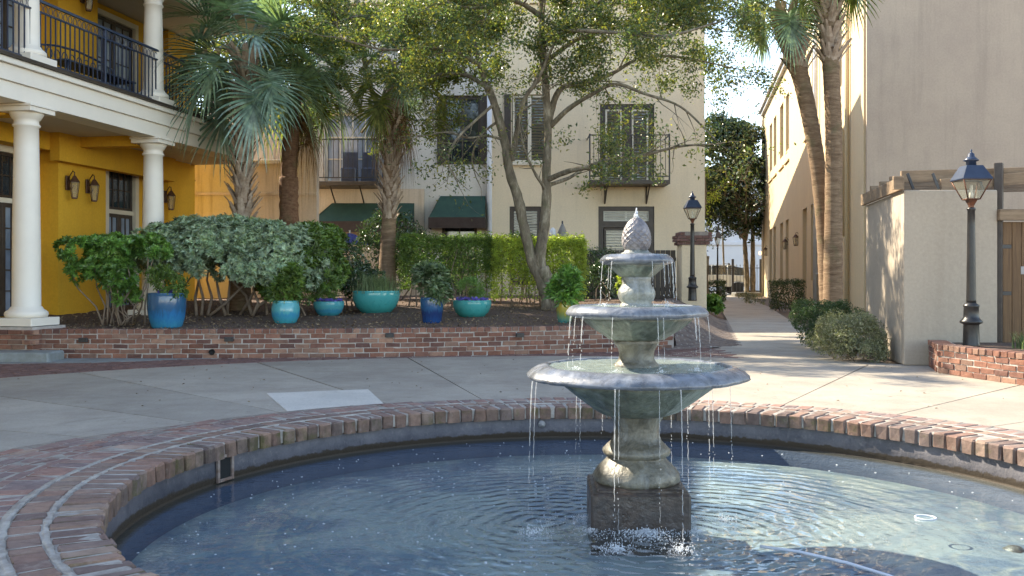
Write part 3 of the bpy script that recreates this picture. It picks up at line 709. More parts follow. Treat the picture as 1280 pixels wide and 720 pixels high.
def interp_edge(y): return pleft(max(y, 15.8))-.03
def S01(t): t = max(0., min(1., t)); return t*t*(3-2*t)
def apron_h(x, y):
    e = interp_edge(y); yf = 14.96+.72*(x-2.6)
    return min(.365+.04*(y-14), .62)*S01((e-x)/1.35)*(S01((y-yf)/1.8) if x > 2.3 else 1)
def bedz(x, y):
    e = interp_edge(y); h = apron_h(x, y)
    return h-.06*S01((x-(e-1.5))/.3) if (x > e-1.5 and y < 26) else h
vs = []; fs = []; nx, ny = 90, 70
for j in range(ny+1):
    for i in range(nx+1):
        u = i/nx; v = j/ny
        # front row follows the wall
        xf = -8.6+(u)*(WP[-1].x+8.6)
        yf = 13.5
        for a_, b_ in zip(WP, WP[1:]):
            if a_.x <= xf <= b_.x: yf = a_.y+(b_.y-a_.y)*(xf-a_.x)/(b_.x-a_.x)+.14
        yb = 26.2; y = yf+(yb-yf)*v**1.4
        xr = interp_edge(max(y, 15.8)); xl = -13
        x0 = xf; x1 = xl+(xr-xl)*u
        x = x0*(1-min(1, v*5))+x1*min(1, v*5)
        z = min(.365+.04*(y-14), .62) if v < .001 else bedz(x, y)
        if v < .001: z = .37
        z += .02*math.sin(x*3.1+y*2)*math.sin(y*2.3) + rnd.uniform(-.012, .012)
        vs.append((x, y, z))
for j in range(ny):
    for i in range(nx): k = j*(nx+1)+i; fs.append((k, k+1, k+nx+2, k+nx+1))
tag(MB().add(vs, fs, True).build('planting_bed', M['mulch']), kind='structure')

# sloping brick apron at the end of the bed
vs = []; fs = []; na, nb_ = 44, 14
def apron_xy(i, j):
    v = j/nb_; y = 14.8+i/na*10.2; e = pleft(max(15.8, y)); x = e-1.35*v
    yf = 14.96+.72*(x-2.6)
    return x, max(y, yf+.01)
for i in range(na+1):
    for j in range(nb_+1): x, y = apron_xy(i, j); vs.append((x, y, apron_h(x, y)+.002))
for i in range(na):
    for j in range(nb_): k = i*(nb_+1)+j; fs.append((k, k+nb_+1, k+nb_+2, k+1))
apb = tag(MB().add(vs, fs, True).build('brick_apron', M['mortar_dark']), kind='structure')
mesh_b = brick_set(.200, .098, .03, M['brick_grey'], 6, .006, .003, 31)
mbr = []; y = 14.9; row = 0
while y < 25:
    x = 2.3+(.105 if row % 2 else 0)
    while x < 7.5:
        e = pleft(max(15.8, y)); yf = 14.96+.72*(x-2.6)
        if e-1.4 < x < e-.07 and y > yf+.05:
            gx = (apron_h(x+.05, y)-apron_h(x-.05, y))/.1; gy = (apron_h(x, y+.05)-apron_h(x, y-.05))/.1
            ez = Vector((-gx, -gy, 1)).normalized(); ex_ = Vector((1, 0, gx)).normalized(); ey_ = ez.cross(ex_)
            mbr.append((Vector((x, y, apron_h(x, y))), Matrix((ex_, ey_, ez)).transposed()))
        x += .215
    y += .108; row += 1
mbr.sort(key=lambda t: t[0].y); rest = MB()
for k, (p, Mx) in enumerate(mbr):
    T = Matrix.Translation(p) @ Mx.to_4x4() @ Matrix.Translation((0,0,-.02)); me = rnd.choice(mesh_b)
    if k < 300: o = link('brick', me, apb); o.matrix_local = T
    else: rest.add([T @ v.co for v in me.vertices], [tuple(f.vertices) for f in me.polygons])
if rest.v: tag(rest.build('brick_remainder', M['brick_grey'], apb), kind='stuff')

# ------------------------------------------------------------------ windows and walls
def wall_holes(a0, a1, z0, z1, holes, t=.2):
    """front at y=0 facing -y, reveals back to y=t"""
    mb = MB(); xs = sorted({a0, a1, *[h[0] for h in holes], *[h[1] for h in holes]}); zs = sorted({z0, z1, *[h[2] for h in holes], *[h[3] for h in holes]})
    for i in range(len(xs)-1):
        for j in range(len(zs)-1):
            cx = (xs[i]+xs[i+1])/2; cz = (zs[j]+zs[j+1])/2
            if any(h[0] < cx < h[1] and h[2] < cz < h[3] for h in holes): continue
            mb.add([(xs[i],0,zs[j]),(xs[i+1],0,zs[j]),(xs[i+1],0,zs[j+1]),(xs[i],0,zs[j+1])], [(0,1,2,3)])
    for (x0,x1,y0,y1) in holes:
        mb.add([(x0,0,y0),(x1,0,y0),(x1,0,y1),(x0,0,y1),(x0,t,y0),(x1,t,y0),(x1,t,y1),(x0,t,y1)], [(0,4,5,1),(1,5,6,2),(2,6,7,3),(3,7,4,0)])
    mb.add([(a0,0,z0),(a1,0,z0),(a1,0,z1),(a0,0,z1),(a0,t,z0),(a1,t,z0),(a1,t,z1),(a0,t,z1)], [(0,3,7,4),(1,5,6,2),(3,2,6,7)])
    return mb
def window(parent, x0, x1, z0, z1, y, frame, pane, cols=1, rows=1, fw=.06, mw=.025, d=.05, name='window', slats=None, trim=None):
    f = MB(); f.bevbox(x0, x0+fw, y, y+d, z0, z1, .004).bevbox(x1-fw, x1, y, y+d, z0, z1, .004)
    f.box(x0+fw, x1-fw, y+.001, y+d, z0, z0+fw).box(x0+fw, x1-fw, y+.001, y+d, z1-fw, z1)
    fr = f.build(name, frame, parent)
    W = x1-x0-2*fw; H = z1-z0-2*fw; m = MB()
    for i in range(1, cols): x = x0+fw+W*i/cols; m.box(x-mw/2, x+mw/2, y+.008, y+d-.004, z0+fw, z1-fw)
    for j in range(1, rows): z = z0+fw+H*j/rows; m.box(x0+fw, x1-fw, y+.010, y+d-.006, z-mw/2, z+mw/2)
    if m.v: m.build('muntins', frame, fr)
    MB().box(x0+fw, x1-fw, y+d*.6, y+d*.6+.006, z0+fw, z1-fw).build('pane', pane, fr)
    if slats:
        ns = max(3, int(H/.075)); sm = MB().box(-(W/2), W/2, -.004, .004, -.03, .03, Matrix.Rotation(R(35), 4, 'X')).mesh('slat', slats)
        for k in range(ns):
            o = link('slat', sm, fr); o.location = ((x0+x1)/2, y+.018, z0+fw+H*(k+.5)/ns)
    return fr

# ---- ochre building on the left
D = Vector((.18, .9837, 0)); 
def loc_y(v, u): return Vector((-9.37+D.x*v+D.y*u, D.y*v-D.x*u, 0))
RZY = math.atan2(D.y, D.x)
yb = thing('ochre_building', 'ochre stucco building with a white columned porch and a balcony above', 'building', loc_y(10, 0), RZY)
FLZ = .46
# lower wall: local x = along, local y = away from the court
def ywall(a0, a1, z0, z1, y, holes, t=.16, name='wall', mat=None):
    o = wall_holes(a0, a1, z0, z1, holes, t).build(name, mat or M['yellow'], yb); o.location = (0, y, 0); return o
ywall(-6, 6.62, 0, 3.62, 1.85, [(3.9,4.9,FLZ,3.24),(5.25,6.26,FLZ,3.24)])
ywall(6.62, 8.0, 0, 3.62, 1.5, [], .5); ywall(8.0, 10.2, 0, 3.62, 1.72, [(8.36,9.36,FLZ-.1,3.27)]); ywall(10.2, 11.3, 0, 3.62, 1.5, [], .5)
ywall(-6, 6.62, 4.12, 6.3, 1.85, [(3.7,5.0,4.14,6.15),(5.2,6.45,4.14,6.15)]); ywall(6.62, 7.75, 4.12, 6.3, 1.5, [], .5)
ywall(7.75, 10.2, 4.12, 6.3, 1.72, [(8.0,9.35,4.14,6.2)]); ywall(10.2, 11.3, 4.12, 6.3, 1.5, [], .5)
MB().box(-6, 11.29, 2.02, 9, 0, 6.32).build('building_mass', M['yellow'], yb)
MB().box(6.4, 10.18, 1.32, 1.50, 3.12, 3.6).box(-6, 6.4, 1.5, 1.84, 3.3, 3.6).build('wall_beam', M['yellow'], yb)
for (x0, x1, z0, z1, y) in ((3.9,4.9,FLZ,3.24,1.93),(5.25,6.26,FLZ,3.24,1.93),(8.36,9.36,FLZ-.1,3.27,1.80)):
    fr = MB().box(x0-.07,x0+.05,y-.10,y+.0,z0,z1+.07).box(x1-.05,x1+.07,y-.10,y,z0,z1+.07).box(x0+.05,x1-.05,y-.098,y,z1-.05,z1+.07).box(x0+.05,x1-.05,y-.05,y,2.36,2.44)
    fr.build('door_frame', M['white_trim'], yb)
    window(yb, x0+.05, x1-.05, 2.44, z1-.05, y-.03, M['darkwood'], M['glass'], 4, 2, .05, .02, name='transom_window')
    w_ = (x1-x0-.1)/2
    for k in range(2):
        window(yb, x0+.05+k*w_, x0+.05+(k+1)*w_, z0+.02, 2.36, y-.03, M['darkwood'], M['glass_door'], 2, 5, .07, .02, name='door')
for (x0, x1, y, n_) in ((3.7,5.0,1.93,2),(5.2,6.45,1.93,2),(8.0,9.35,1.80,2)):
    fr = MB().box(x0-.06,x0+.04,y-.10,y,4.14,6.2).box(x1-.04,x1+.06,y-.10,y,4.14,6.2).box(x0+.04,x1-.04,y-.098,y,6.1,6.2); fr.build('door_frame', M['white_trim'], yb)
    w_ = (x1-x0-.08)/n_
    for k in range(n_): window(yb, x0+.04+k*w_, x0+.04+(k+1)*w_, 4.16, 6.1, y-.03, M['darkwood'], M['glass_door'], 2, 5, .07, .02, name='door')
# entablature, slab, roof
e = MB().bevbox(-6, 10.12, -.20, .22, 3.55, 3.78, .01).bevbox(-6, 10.16, -.24, .24, 3.783, 4.0, .01).bevbox(-6, 10.22, -.30, .26, 4.003, 4.085, .02); e.build('entablature', M['white'], yb)
MB().box(-6, 10.1, .262, 1.83, 3.60, 4.09).box(10.1,11.3,.3,1.5,3.6,4.09).build('porch_ceiling', M['soffit'], yb)
for x in (3.83, 7.11): MB().box(x-.14, x+.14, .24, 1.6, 3.42, 3.598).build('ceiling_beam', M['yellow'], yb)
MB().bevbox(-6, 10.26, -.34, 1.83, 4.088, 4.135, .01).build('balcony_floor', M['darkwood'], yb)
MB().bevbox(-6, 10.0, -.20, .22, 6.16, 6.32, .01).build('upper_entablature', M['white'], yb)
MB().bevbox(-6.3, 10.9, -.75, 9.3, 6.33, 6.55, .03).build('roof_slab', M['soffit'], yb)
rf = MB(); rf.add([(-6.5,-.95,6.56),(11.1,-.95,6.56),(11.1,9.5,6.56),(-6.5,9.5,6.56),(-2,4.3,8.1),(7,4.3,8.1)], [(0,1,5,4),(1,2,5),(2,3,4,5),(3,0,4),(3,2,1,0)]); rf.build('roof', M['gutter'], yb)
def column(x, z0, z1, r, nm='column'):
    H = z1-z0
    c = MB().bevbox(-r*1.62, r*1.62, -r*1.62, r*1.62, 0, .11, .008)
    pr = [(r*1.42,.112),(r*1.5,.15),(r*1.48,.185),(r*1.33,.21),(r*1.2,.225),(r*1.08,.26)]
    for k in range(9):
        t = k/8; pr.append((r*(1.0-.16*t**1.6), .27+(H-.27-.30)*t))
    pr += [(r*.96,H-.29),(r*.98,H-.27),(r*.86,H-.25),(r*.86,H-.20),(r*.98,H-.185),(r*1.14,H-.13),(r*1.2,H-.10)]
    c.lathe(pr, 36); c.bevbox(-r*1.4, r*1.4, -r*1.4, r*1.4, H-.10, H-.035, .006); c.bevbox(-r*1.5, r*1.5, -r*1.5, r*1.5, H-.033, H-.003, .008)
    o = c.build(nm, M['white'], yb); o.location = (x, 0, z0); return o
for x in (.55, 3.83, 7.11): column(x, .45, 3.55, .19); column(x, 4.135, 6.16, .175, 'upper_column')
# balcony railing
rail = MB().bevbox(-3, 10.05, -.15, -.11, 5.05, 5.09, .006).bevbox(-3, 10.05, -.145, -.115, 4.90, 4.925, .004).bevbox(-3, 10.05, -.145, -.115, 4.19, 4.215, .004)
rail.bevbox(10.03, 10.07, -.11, 1.5, 5.05, 5.09, .006).bevbox(10.035, 10.065, -.11, 1.5, 4.19, 4.215, .004)
for x in (-1, 2.2, 5.5, 8.7, 10.04): rail.bevbox(x-.02, x+.02, -.15, -.11, 4.137, 5.05, .004)
railing = rail.build('railing', M['bluegrey'], yb)
bm_ = MB().box(-.008, .008, -.008, .008, 0, .69)
for zc in (.758,):
    bm_.tube([(.042*math.cos(t*math.pi/6), 0, zc+.06*math.sin(t*math.pi/6)) for t in range(13)], .006, 4, caps=False)
bme = bm_.mesh('baluster', M['bluegrey'])
x = 1.6
while x < 10.0:
    if min(abs(x-c_) for c_ in (3.83,7.11)) > .02: o = link('baluster', bme, railing); o.location = (x, -.13, 4.215)
    x += .112
y = .0
while y < 1.45: o = link('baluster', bme, railing); o.location = (10.05, y, 4.215); o.rotation_euler = (0,0,R(90)); y += .112
# brick pier under the near column
pier = thing('brick_pier', 'square red brick pier under the near porch column', 'brick pier', loc_y(13.83, 0), RZY-math.pi/2)
MB().box(-.36, .36, -.36, .36, 0, .44).build('mortar_core', M['mortar'], pier)
S = brick_set(.200, .095, .057, M['brick_wall'], 5, .005, .003, 41)
for k in range(6):
    z = .004+k*.068; off = .05 if k % 2 else 0
    for (rz, s_) in ((0, 1), (math.pi/2, 1), (math.pi, 1)):
        x = -.27-off
        while x < .36:
            q = Matrix.Rotation(rz, 3, 'Z') @ Vector((x, -.33, 0)); o = link('brick', rnd.choice(S), pier); o.location = (q.x, q.y, z); o.rotation_euler = (0, 0, rz+rnd.uniform(-.01,.01)); x += .21
            if k == 5: o.scale = (1, 1.15, 1)
mb = MB().bevbox(-7.8, -6.15, 12.72, 13.2, -.03, .13, .02)
tag(mb.build('stone_step', M['bluestone']), 'grey bluestone step at the foot of the brick pier', 'step')
mb = MB().add([(-9,12.2,-.01),(-5.6,12.62,-.01),(-4.1,13.3,-.01),(-9,13.3,-.01),(-9,12.2,.008),(-5.6,12.62,.008),(-4.1,13.3,.008),(-9,13.3,.008)], [(4,5,6,7),(0,1,5,4),(1,2,6,5)])
tag(mb.build('stone_paving', M['bluestone']), kind='structure')
# iron bench on the balcony
bn = thing('iron_bench', 'dark blue scrolled iron bench standing behind the balcony railing', 'bench', loc_y(10, 0)+Vector((0,0,4.14)), RZY)
m1 = MB().bevbox(5.1, 7.0, .25, .65, .36, .39, .01); m1.build('seat', M['bluegrey'], bn)
m1 = MB().tube([(5.1,.66,.4),(5.1,.72,.62),(5.5,.74,.70),(6.05,.75,.74),(6.6,.74,.70),(7.0,.72,.62),(7.0,.66,.4)], .018, 6)
for k in range(9): cx = 5.3+k*.19; m1.tube([(cx+.07*math.cos(t*math.pi/5), .71, .54+.09*math.sin(t*math.pi/5)) for t in range(11)], .008, 5, caps=False)
m1.build('backrest', M['bluegrey'], bn)
lg = MB().tube([(0,0,0),(0,.0,.2),(0,0,.36)], .018, 6).mesh('leg', M['bluegrey'])
for (x,y) in ((5.15,.28),(6.95,.28),(5.15,.62),(6.95,.62)): o = link('leg', lg, bn); o.location = (x,y,0)

# ------------------------------------------------------------------ wall lanterns
def wall_lantern(name='wall_lantern'):
    t = thing(name, 'x', 'wall lantern')          # local -y is out of the wall
    MB().bevbox(-.05, .05, -.02, 0, -.02, .20, .006).build('back_plate', M['bronze'], t)
    MB().tube([(0,-.01,.13),(0,-.06,.22),(0,-.10,.27),(0,-.13,.25),(0,-.13,.20)], .009, 6).tube([(0,-.02,.02),(0,-.08,-.01),(0,-.11,.05)], .007, 6).build('arm', M['bronze'], t)
    h = MB().lathe([(.095,.10),(.085,.115),(.05,.16),(.03,.19),(.012,.20),(.010,.225)], 4, c=(0,-.13,0), M=None, smooth=False)
    MB().lathe([(.05,-.155),(.055,-.145),(.055,-.13)], 4, c=(0,-.13,0), smooth=False).build('base', M['bronze'], t); h.build('hood', M['bronze'], t)
    for k in range(4):
        a = k*math.pi/2; 
    g = MB().lathe([(.052,-.13),(.088,.10)], 4, c=(0,-.13,0), smooth=False, caps=False); g.build('glass', M['lampglass'], t)
    b = MB()
    for k in range(4):
        a = k*math.pi/2; b.tube([(.054*math.cos(a),-.13+.054*math.sin(a),-.135),(.09*math.cos(a),-.13+.09*math.sin(a),.105)], .006, 4)
    b.build('cage', M['bronze'], t); return t
wl = wall_lantern(); wl.location = (0,0,0)
lan = [(84, 236, 'left of the two bronze wall lanterns on the ochre wall beside the near column'), (109, 240, 'right of the two bronze wall lanterns on the ochre wall, nearer the window')]
LW = []
for k, (px, py, lab) in enumerate(lan):
    a_ = -10.88; Y = 1200*a_/(px-860); p = P(px, py, Y); LW.append((p, RZY, lab))
p = P(206, 252, 1200*-10.88/(206-860)); LW.append((p, RZY, 'bronze wall lantern half hidden behind the far porch column'))
p = P(102, 2, 1200*-10.88/(102-860)); LW.append((p, RZY, 'bronze wall lantern beside the upstairs balcony door'))
RX = Vector((-.18, -.9837, 0)); RZR = math.atan2(RX.y, RX.x)
for (px, py, lab) in ((1057,278,'dark wall lantern on the sunlit wall strip right of the twin palms'), (1000.5,301,'nearer of the pair of wall lanterns over the boxwood on the beige building'), (986.5,306,'farther of the pair of wall lanterns over the boxwood on the beige building'), (961,315,'small wall lantern by the farthest doorway of the beige building')):
    Y = 5184/(px-860); LW.append((P(px, py, Y), RZR, lab))
for k, (p, rz, lab) in enumerate(LW):
    o = wl if k == 0 else copy_thing(wl, (0,0,0)); o.location = p; o.rotation_euler = (0,0,rz); o['label'] = lab; o['group'] = 'wall lanterns'
    if k >= 4: o.scale = (1.3,1.3,1.25)
    else: o.scale = (1.1,1.1,1.15)
p = P(954, 316.5, 53); tag(MB().lathe([(.02,-.10),(.07,-.05),(.08,.03),(.03,.10)], 12).build('lit_lamp', M['glow'], loc=p+Vector((-.25,-.3,0))), 'small lit orange lamp at the far end of the beige building', 'lamp')

# ------------------------------------------------------------------ beige building on the right
v0 = 23.4
def loc_r(v, u): return Vector((4.25+.18*v+.9837*u, .9837*v-.18*u, 0))
rb = thing('beige_building', 'tall beige stucco building running back along the right side of the path', 'building', loc_r(v0, 0), RZR)
RH = 10.3
def rx(px): return -(5184/(px-860)/.9837-v0)       # local x on the facade from a photo column
def hole(pa, pb, za, zb): x = sorted((rx(pa), rx(pb))); return (x[0], x[1], za, zb)
holes = [hole(964.3,967.3,6.5,8.9), hole(969.3,972.7,6.5,8.9), hole(977.3,981.7,6.5,8.9), hole(984.7,988.7,6.5,8.9),
         hole(1009.5,1013.2,6.5,8.9), hole(1018,1021.9,6.5,8.9), hole(1048.5,1056,6.4,9.6),
         hole(964,967,.35,3.55), hole(969,972,.35,3.55), hole(977.5,981,.35,3.55), hole(984.5,988.2,.35,3.55), hole(1006,1011.5,.02,3.6), hole(1016.5,1021.5,1.0,3.6), hole(1047,1055,.9,3.5)]
wl_ = wall_holes(-31.4, 0, 0, RH, holes, .22); wl_.build('facade', M['right'], rb)
MB().box(-31.38, -.0, .30, 13.9, 0, RH+.01).build('building_mass', M['right'], rb)
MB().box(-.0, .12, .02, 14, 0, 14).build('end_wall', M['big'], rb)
MB().box(-.35, -.001, -.03, -.001, 0, RH+.5).build('corner_strip', M['right'], rb)
for (a, b, c, d) in holes:
    window(rb, a+.01, b-.01, c+.01, d-.01, .14, M['white_trim'], M['right'] if False else M['shutter'], 2, 3, .05, .02, .06)
for pa, pb in ((963.5,968),(968.8,973.2),(976.5,982.3),(984,989.3),(1009,1014)):
    h = hole(pa, pb, 0, 0); MB().bevbox(h[0], h[1], -.08, .0, 5.98, 6.06, .01).build('window_sill', M['right'], rb)
h = hole(1046, 1056, 0, 0); MB().bevbox(h[0], h[1], -.12, -.001, .82, .92, .01).build('window_sill', M['right'], rb)
MB().bevbox(-31.6, .05, -.28, -.0, RH-.05, RH+.10, .02).box(-31.6,.05,-.16,-.001,RH-.22,RH-.05).build('gutter', M['gutter'], rb)
MB().tube([(-31.0,-.07,0),(-31.0,-.07,RH-.2)], .06, 10).build('downpipe', M['white_trim'], rb)
xp = rx(1027.5); MB().tube([(xp,-.13,.02),(xp,-.13,RH-.5),(xp,-.02,RH-.25)], .075, 14).build('downpipe', M['pipe'], rb)
m = MB()
for z in (1.2, 3.6, 6.0, 8.4): m.bevbox(xp-.10, xp+.10, -.14, -.0, z, z+.05, .004)
m.build('pipe_bracket', M['pipe'], rb)
xp = rx(1062); MB().tube([(xp,-.10,2.2),(xp,-.10,5.0),(xp+.02,-.2,5.15),(xp+.1,-.3,5.2)], .06, 10).tube([(xp+.55,-.08,.02),(xp+.55,-.08,12)], .06, 10).build('downpipe', M['right'], rb)
MB().box(-33.0, -31.42, .6, 6, 0, 8.6).build('far_wing', M['right'], rb)

# ------------------------------------------------------------------ low stucco wall, pergola, gate
lw = thing('garden_wall', 'pale stucco garden wall with a sunlit left side and shaded front', 'garden wall', (5.02, 12.3, 0))
ex = Vector((1, -.02, 0)); eyv = Vector((.183, 1, 0))
def lwp(a, b, z): p = ex*a+eyv*b; return (p.x, p.y, z)
def lbox(mb, a0, a1, b0, b1, z0, z1, bev=None):
    return mb.add([lwp(a0,b0,z0),lwp(a1,b0,z0),lwp(a1,b1,z0),lwp(a0,b1,z0),lwp(a0,b0,z1),lwp(a1,b0,z1),lwp(a1,b1,z1),lwp(a0,b1,z1)],
      [(0,3,2,1),(4,5,6,7),(0,1,5,4),(1,2,6,5),(2,3,7,6),(3,0,4,7)])
m = MB(); lbox(m, 0, 1.19, 0, .2, 0, 2.25); lbox(m, 0, .2, .2, 2.6, 0, 2.25)
me_ = m.build('wall', M['lowwall'], lw)
bv = me_.modifiers.new('bevel', 'BEVEL'); bv.width = .018; bv.segments = 2
lw2 = thing('pergola', 'weathered timber pergola with slanting rafters on top of the garden wall', 'pergola', (5.02, 12.3, 2.25))
def lbeam(a0, b0, a1, b1, z0, z1, wdt, h, name='rafter', mat='wood'):
    p = Vector(lwp(a0,b0,z0)); q = Vector(lwp(a1,b1,z1)); d = (q-p); Ln = d.length; d.normalize(); s = d.cross(Vector((0,0,1))).normalized(); u = s.cross(d)
    T = Matrix.Translation(p) @ Matrix((d, s, u)).transposed().to_4x4()
    o = MB().bevbox(0, Ln, -wdt/2, wdt/2, 0, h, .006, T).build(name, M[mat], lw2); return o
lbeam(-.03, -.05, -.03, 2.75, .0, .0, .05, .17, 'wall_plate')
for b in (.25, .95, 1.65, 2.35): lbeam(.02, b, 3.3, b-.1, .12, .20, .05, .15)
lbeam(.5, .12, 3.4, .10, .0, .22, .05, .15, 'front_beam'); lbeam(-.15, -.06, -.02, -.06, .0, .0, .05, .17, 'beam_end')
for a in (.10, .42, .98): lbeam(a, -.04, a-.08, -.05, -.0, .2, .02, .035, 'strap', 'black')
lbeam(1.24, .1, 1.25, .12, -2.2, .35, .1, .1, 'post', 'darkwood')
gt = thing('wooden_gate', 'brown wooden plank gate beside the garden wall under a timber beam', 'gate', (6.28, 12.32, 0))
bd = MB().bevbox(-.058, .058, -.015, .015, 0, 1.82, .004).mesh('plank', M['gatewood'])
for k in range(11): o = link('plank', bd, gt); o.location = (.07+k*.121, .0, .02)
MB().bevbox(-.02, 1.4, .018, .05, .35, .47, .005).bevbox(-.02, 1.4, .018, .05, 1.45, 1.57, .005).build('rail', M['gatewood'], gt)
MB().bevbox(-.07, 1.5, -.10, .02, 1.86, 2.0, .008).build('header', M['wood'], gt)
m = MB()
for z in (.9, 1.5): m.bevbox(-.02, .12, -.022, -.015, z, z+.05, .003)
m.build('hinge', M['black'], gt)
MB().bevbox(.24, .29, -.022, -.015, 1.17, 1.27, .003).build('latch_plate', M['gutter'], gt)

# ------------------------------------------------------------------ brick planter on the right
PP = [Vector((5.30, 12.2)), Vector((5.04, 11.37)), Vector((5.36, 10.04)), Vector((5.95, 8.6))]
PP2 = [Vector((5.04, 11.37)), Vector((5.18, 10.7)), Vector((5.42, 9.9)), Vector((5.85, 8.9))]
pl_, _, _ = brick_wall(PP2, 4, 'raised red brick planter wall curving at the right edge below the lamp', 'planter', M['brick_wall'], limit=200, name='brick_planter')
pr2, _, _ = brick_wall([Vector((5.30,12.22)), Vector((5.04,11.38))], 4, 'short return of the brick planter meeting the stucco garden wall', 'planter', M['brick_wall'], limit=60, name='planter_return')
so = MB(); vs = []; fs = []
poly = [(5.15,11.4),(5.38,12.25),(9,12.15),(9,9),(6.0,8.95),(5.55,9.95),(5.3,10.75)]
so.add([(x,y,.30) for x,y in poly], [tuple(range(len(poly)-1,-1,-1))]); so.build('planter_soil', M['mulch'], pl_).location = (-5.04,-11.37,0)

# ------------------------------------------------------------------ street lamps
def lamp(H=2.25):
    t = thing('lamp_post', 'x', 'lamp post'); s = H-.46
    p = MB().lathe([(.115,0),(.12,.02),(.112,.04),(.105,.26),(.108,.27),(.15,.285),(.155,.305),(.12,.33),(.105,.36),(.10,.47),(.108,.48),(.108,.50),(.075,.515),(.068,.53)], 20)
    p.lathe([(.068,.53),(.066,.56)]+[(.066-.016*k/6, .56+(s-.60)*k/6) for k in range(1,7)]+[(.06,s-.03),(.06,s-.01),(.035,s)], 16); p.v = [(x*.84, y*.84, z) for x, y, z in p.v]; p.build('post', M['lampblack'], t)
    MB().lathe([(.032,s-.002),(.034,s+.02),(.075,s+.09)], 4, smooth=False, M=Matrix.Rotation(R(45),4,'Z')).build('bracket', M['copper'], t)
    h0 = s+.09; q = Matrix.Rotation(R(45), 4, 'Z'); k2 = 1.414/1.25
    fr = MB()
    for k in range(4):
        a = k*math.pi/2+math.pi/4; c_, s_ = math.cos(a), math.sin(a)
        fr.tube([(.102*c_,.102*s_,h0+.005),(.205*c_*k2,.205*s_*k2,h0+.235)], .008, 5)
        a2 = a+math.pi/2; c2, s2 = math.cos(a2), math.sin(a2)
        fr.tube([(.205*c_*k2,.205*s_*k2,h0+.235),(.205*c2*k2,.205*s2*k2,h0+.235)], .009, 5); fr.tube([(.102*c_,.102*s_,h0+.005),(.102*c2,.102*s2,h0+.005)], .008, 5)
    fr.build('cage', M['copper'], t)
    MB().lathe([(.100,h0+.005),(.229,h0+.235)], 4, smooth=False, M=q, caps=False).build('glass', M['lampglass'], t)
    MB().lathe([(.02,h0),(.025,h0+.07),(.012,h0+.10),(.02,h0+.13),(.018,h0+.17),(.004,h0+.19)], 10).build('mantle', M['white'], t)
    MB().lathe([(.245,h0+.232),(.25,h0+.245),(.14,h0+.40),(.135,h0+.405),(.11,h0+.405)], 4, smooth=False, M=q).build('hood', M['bluegrey'], t)
    MB().lathe([(.058,h0+.40),(.056,h0+.455),(.085,h0+.465),(.088,h0+.478),(.06,h0+.50),(.042,h0+.515),(.035,h0+.55),(.018,h0+.562),(.010,h0+.575),(.016,h0+.59),(.004,h0+.605)], 16).build('finial', M['bluegrey'], t)
    return t
l1 = lamp(2.25-.12); b = P(1214, 430, 11.5); l1.location = (b.x, b.y, .30); l1['label'] = 'tall black lamp post standing in the brick planter at the right'; l1['group'] = 'lamp posts with glass lanterns'
l2 = copy_thing(l1, P(865.5, 376, 21.3), 0, 'black lamp post in front of the brick capped stucco pier'); l2.scale = (1,1,1.03)
l3 = copy_thing(l1, (0,0,0), 0, 'small far lamp post behind the clipped bush at the end of the path'); q = P(897, 345, 44); l3.location = (q.x, q.y, 0); l3.scale = (.8,.8,1.46)

# ------------------------------------------------------------------ middle building
def xm(px, Y=26.): return (px-640)/F*Y
def zm(py, Y=26.): return CAMZ-(py-HY)/F*Y
mbld = thing('cream_building', 'cream stucco two storey building with iron balconies and green awnings behind the trees', 'building', (0, 26, 0))
hr = [(xm(748), xm(818), .6, zm(258)), (xm(637), xm(677), .9, zm(258)), (xm(750), xm(818), zm(228), zm(130)), (xm(640), xm(684), zm(203), zm(118))]
hl = [(xm(553), xm(602), zm(205), zm(118)), (xm(405), xm(474), zm(228), zm(140)), (xm(420), xm(490), .6, zm(262)), (xm(552), xm(596), .6, zm(268))]
wr = wall_holes(xm(612), xm(881), 0, 8.5, hr, .22).build('right_facade', M['cream'], mbld)
wll = wall_holes(xm(395), xm(612)-.002, 0, 8.5, hl, .22).build('left_facade', M['greystucco'], mbld); wll.location = (0, .12, 0)
MB().box(xm(395)+.01, xm(881)-.01, .36, 9, 0, 8.51).build('building_mass', M['cream'], mbld)
MB().box(xm(395)+.01, xm(881)-.02, 9.002, 31, 0, 10.8).build('rear_wing', M['cream'], mbld)
MB().box(xm(395)-.05, xm(881)+.05, -.1, 8.99, 8.52, 8.68).build('parapet', M['cream'], mbld)
MB().box(xm(395)-.02, xm(530), -.0, .119, 0, zm(236)).build('peach_panel', M['peach'], mbld)
xp = xm(612); MB().tube([(xp,-.07,.02),(xp,-.07,8.4)], .07, 14).build('downpipe', M['pipe'], mbld)
m = MB()
for z in (2.0, 4.2, 6.4): m.bevbox(xp-.1, xp+.1, -.085, -.0, z, z+.05, .004)
m.build('pipe_bracket', M['pipe'], mbld)
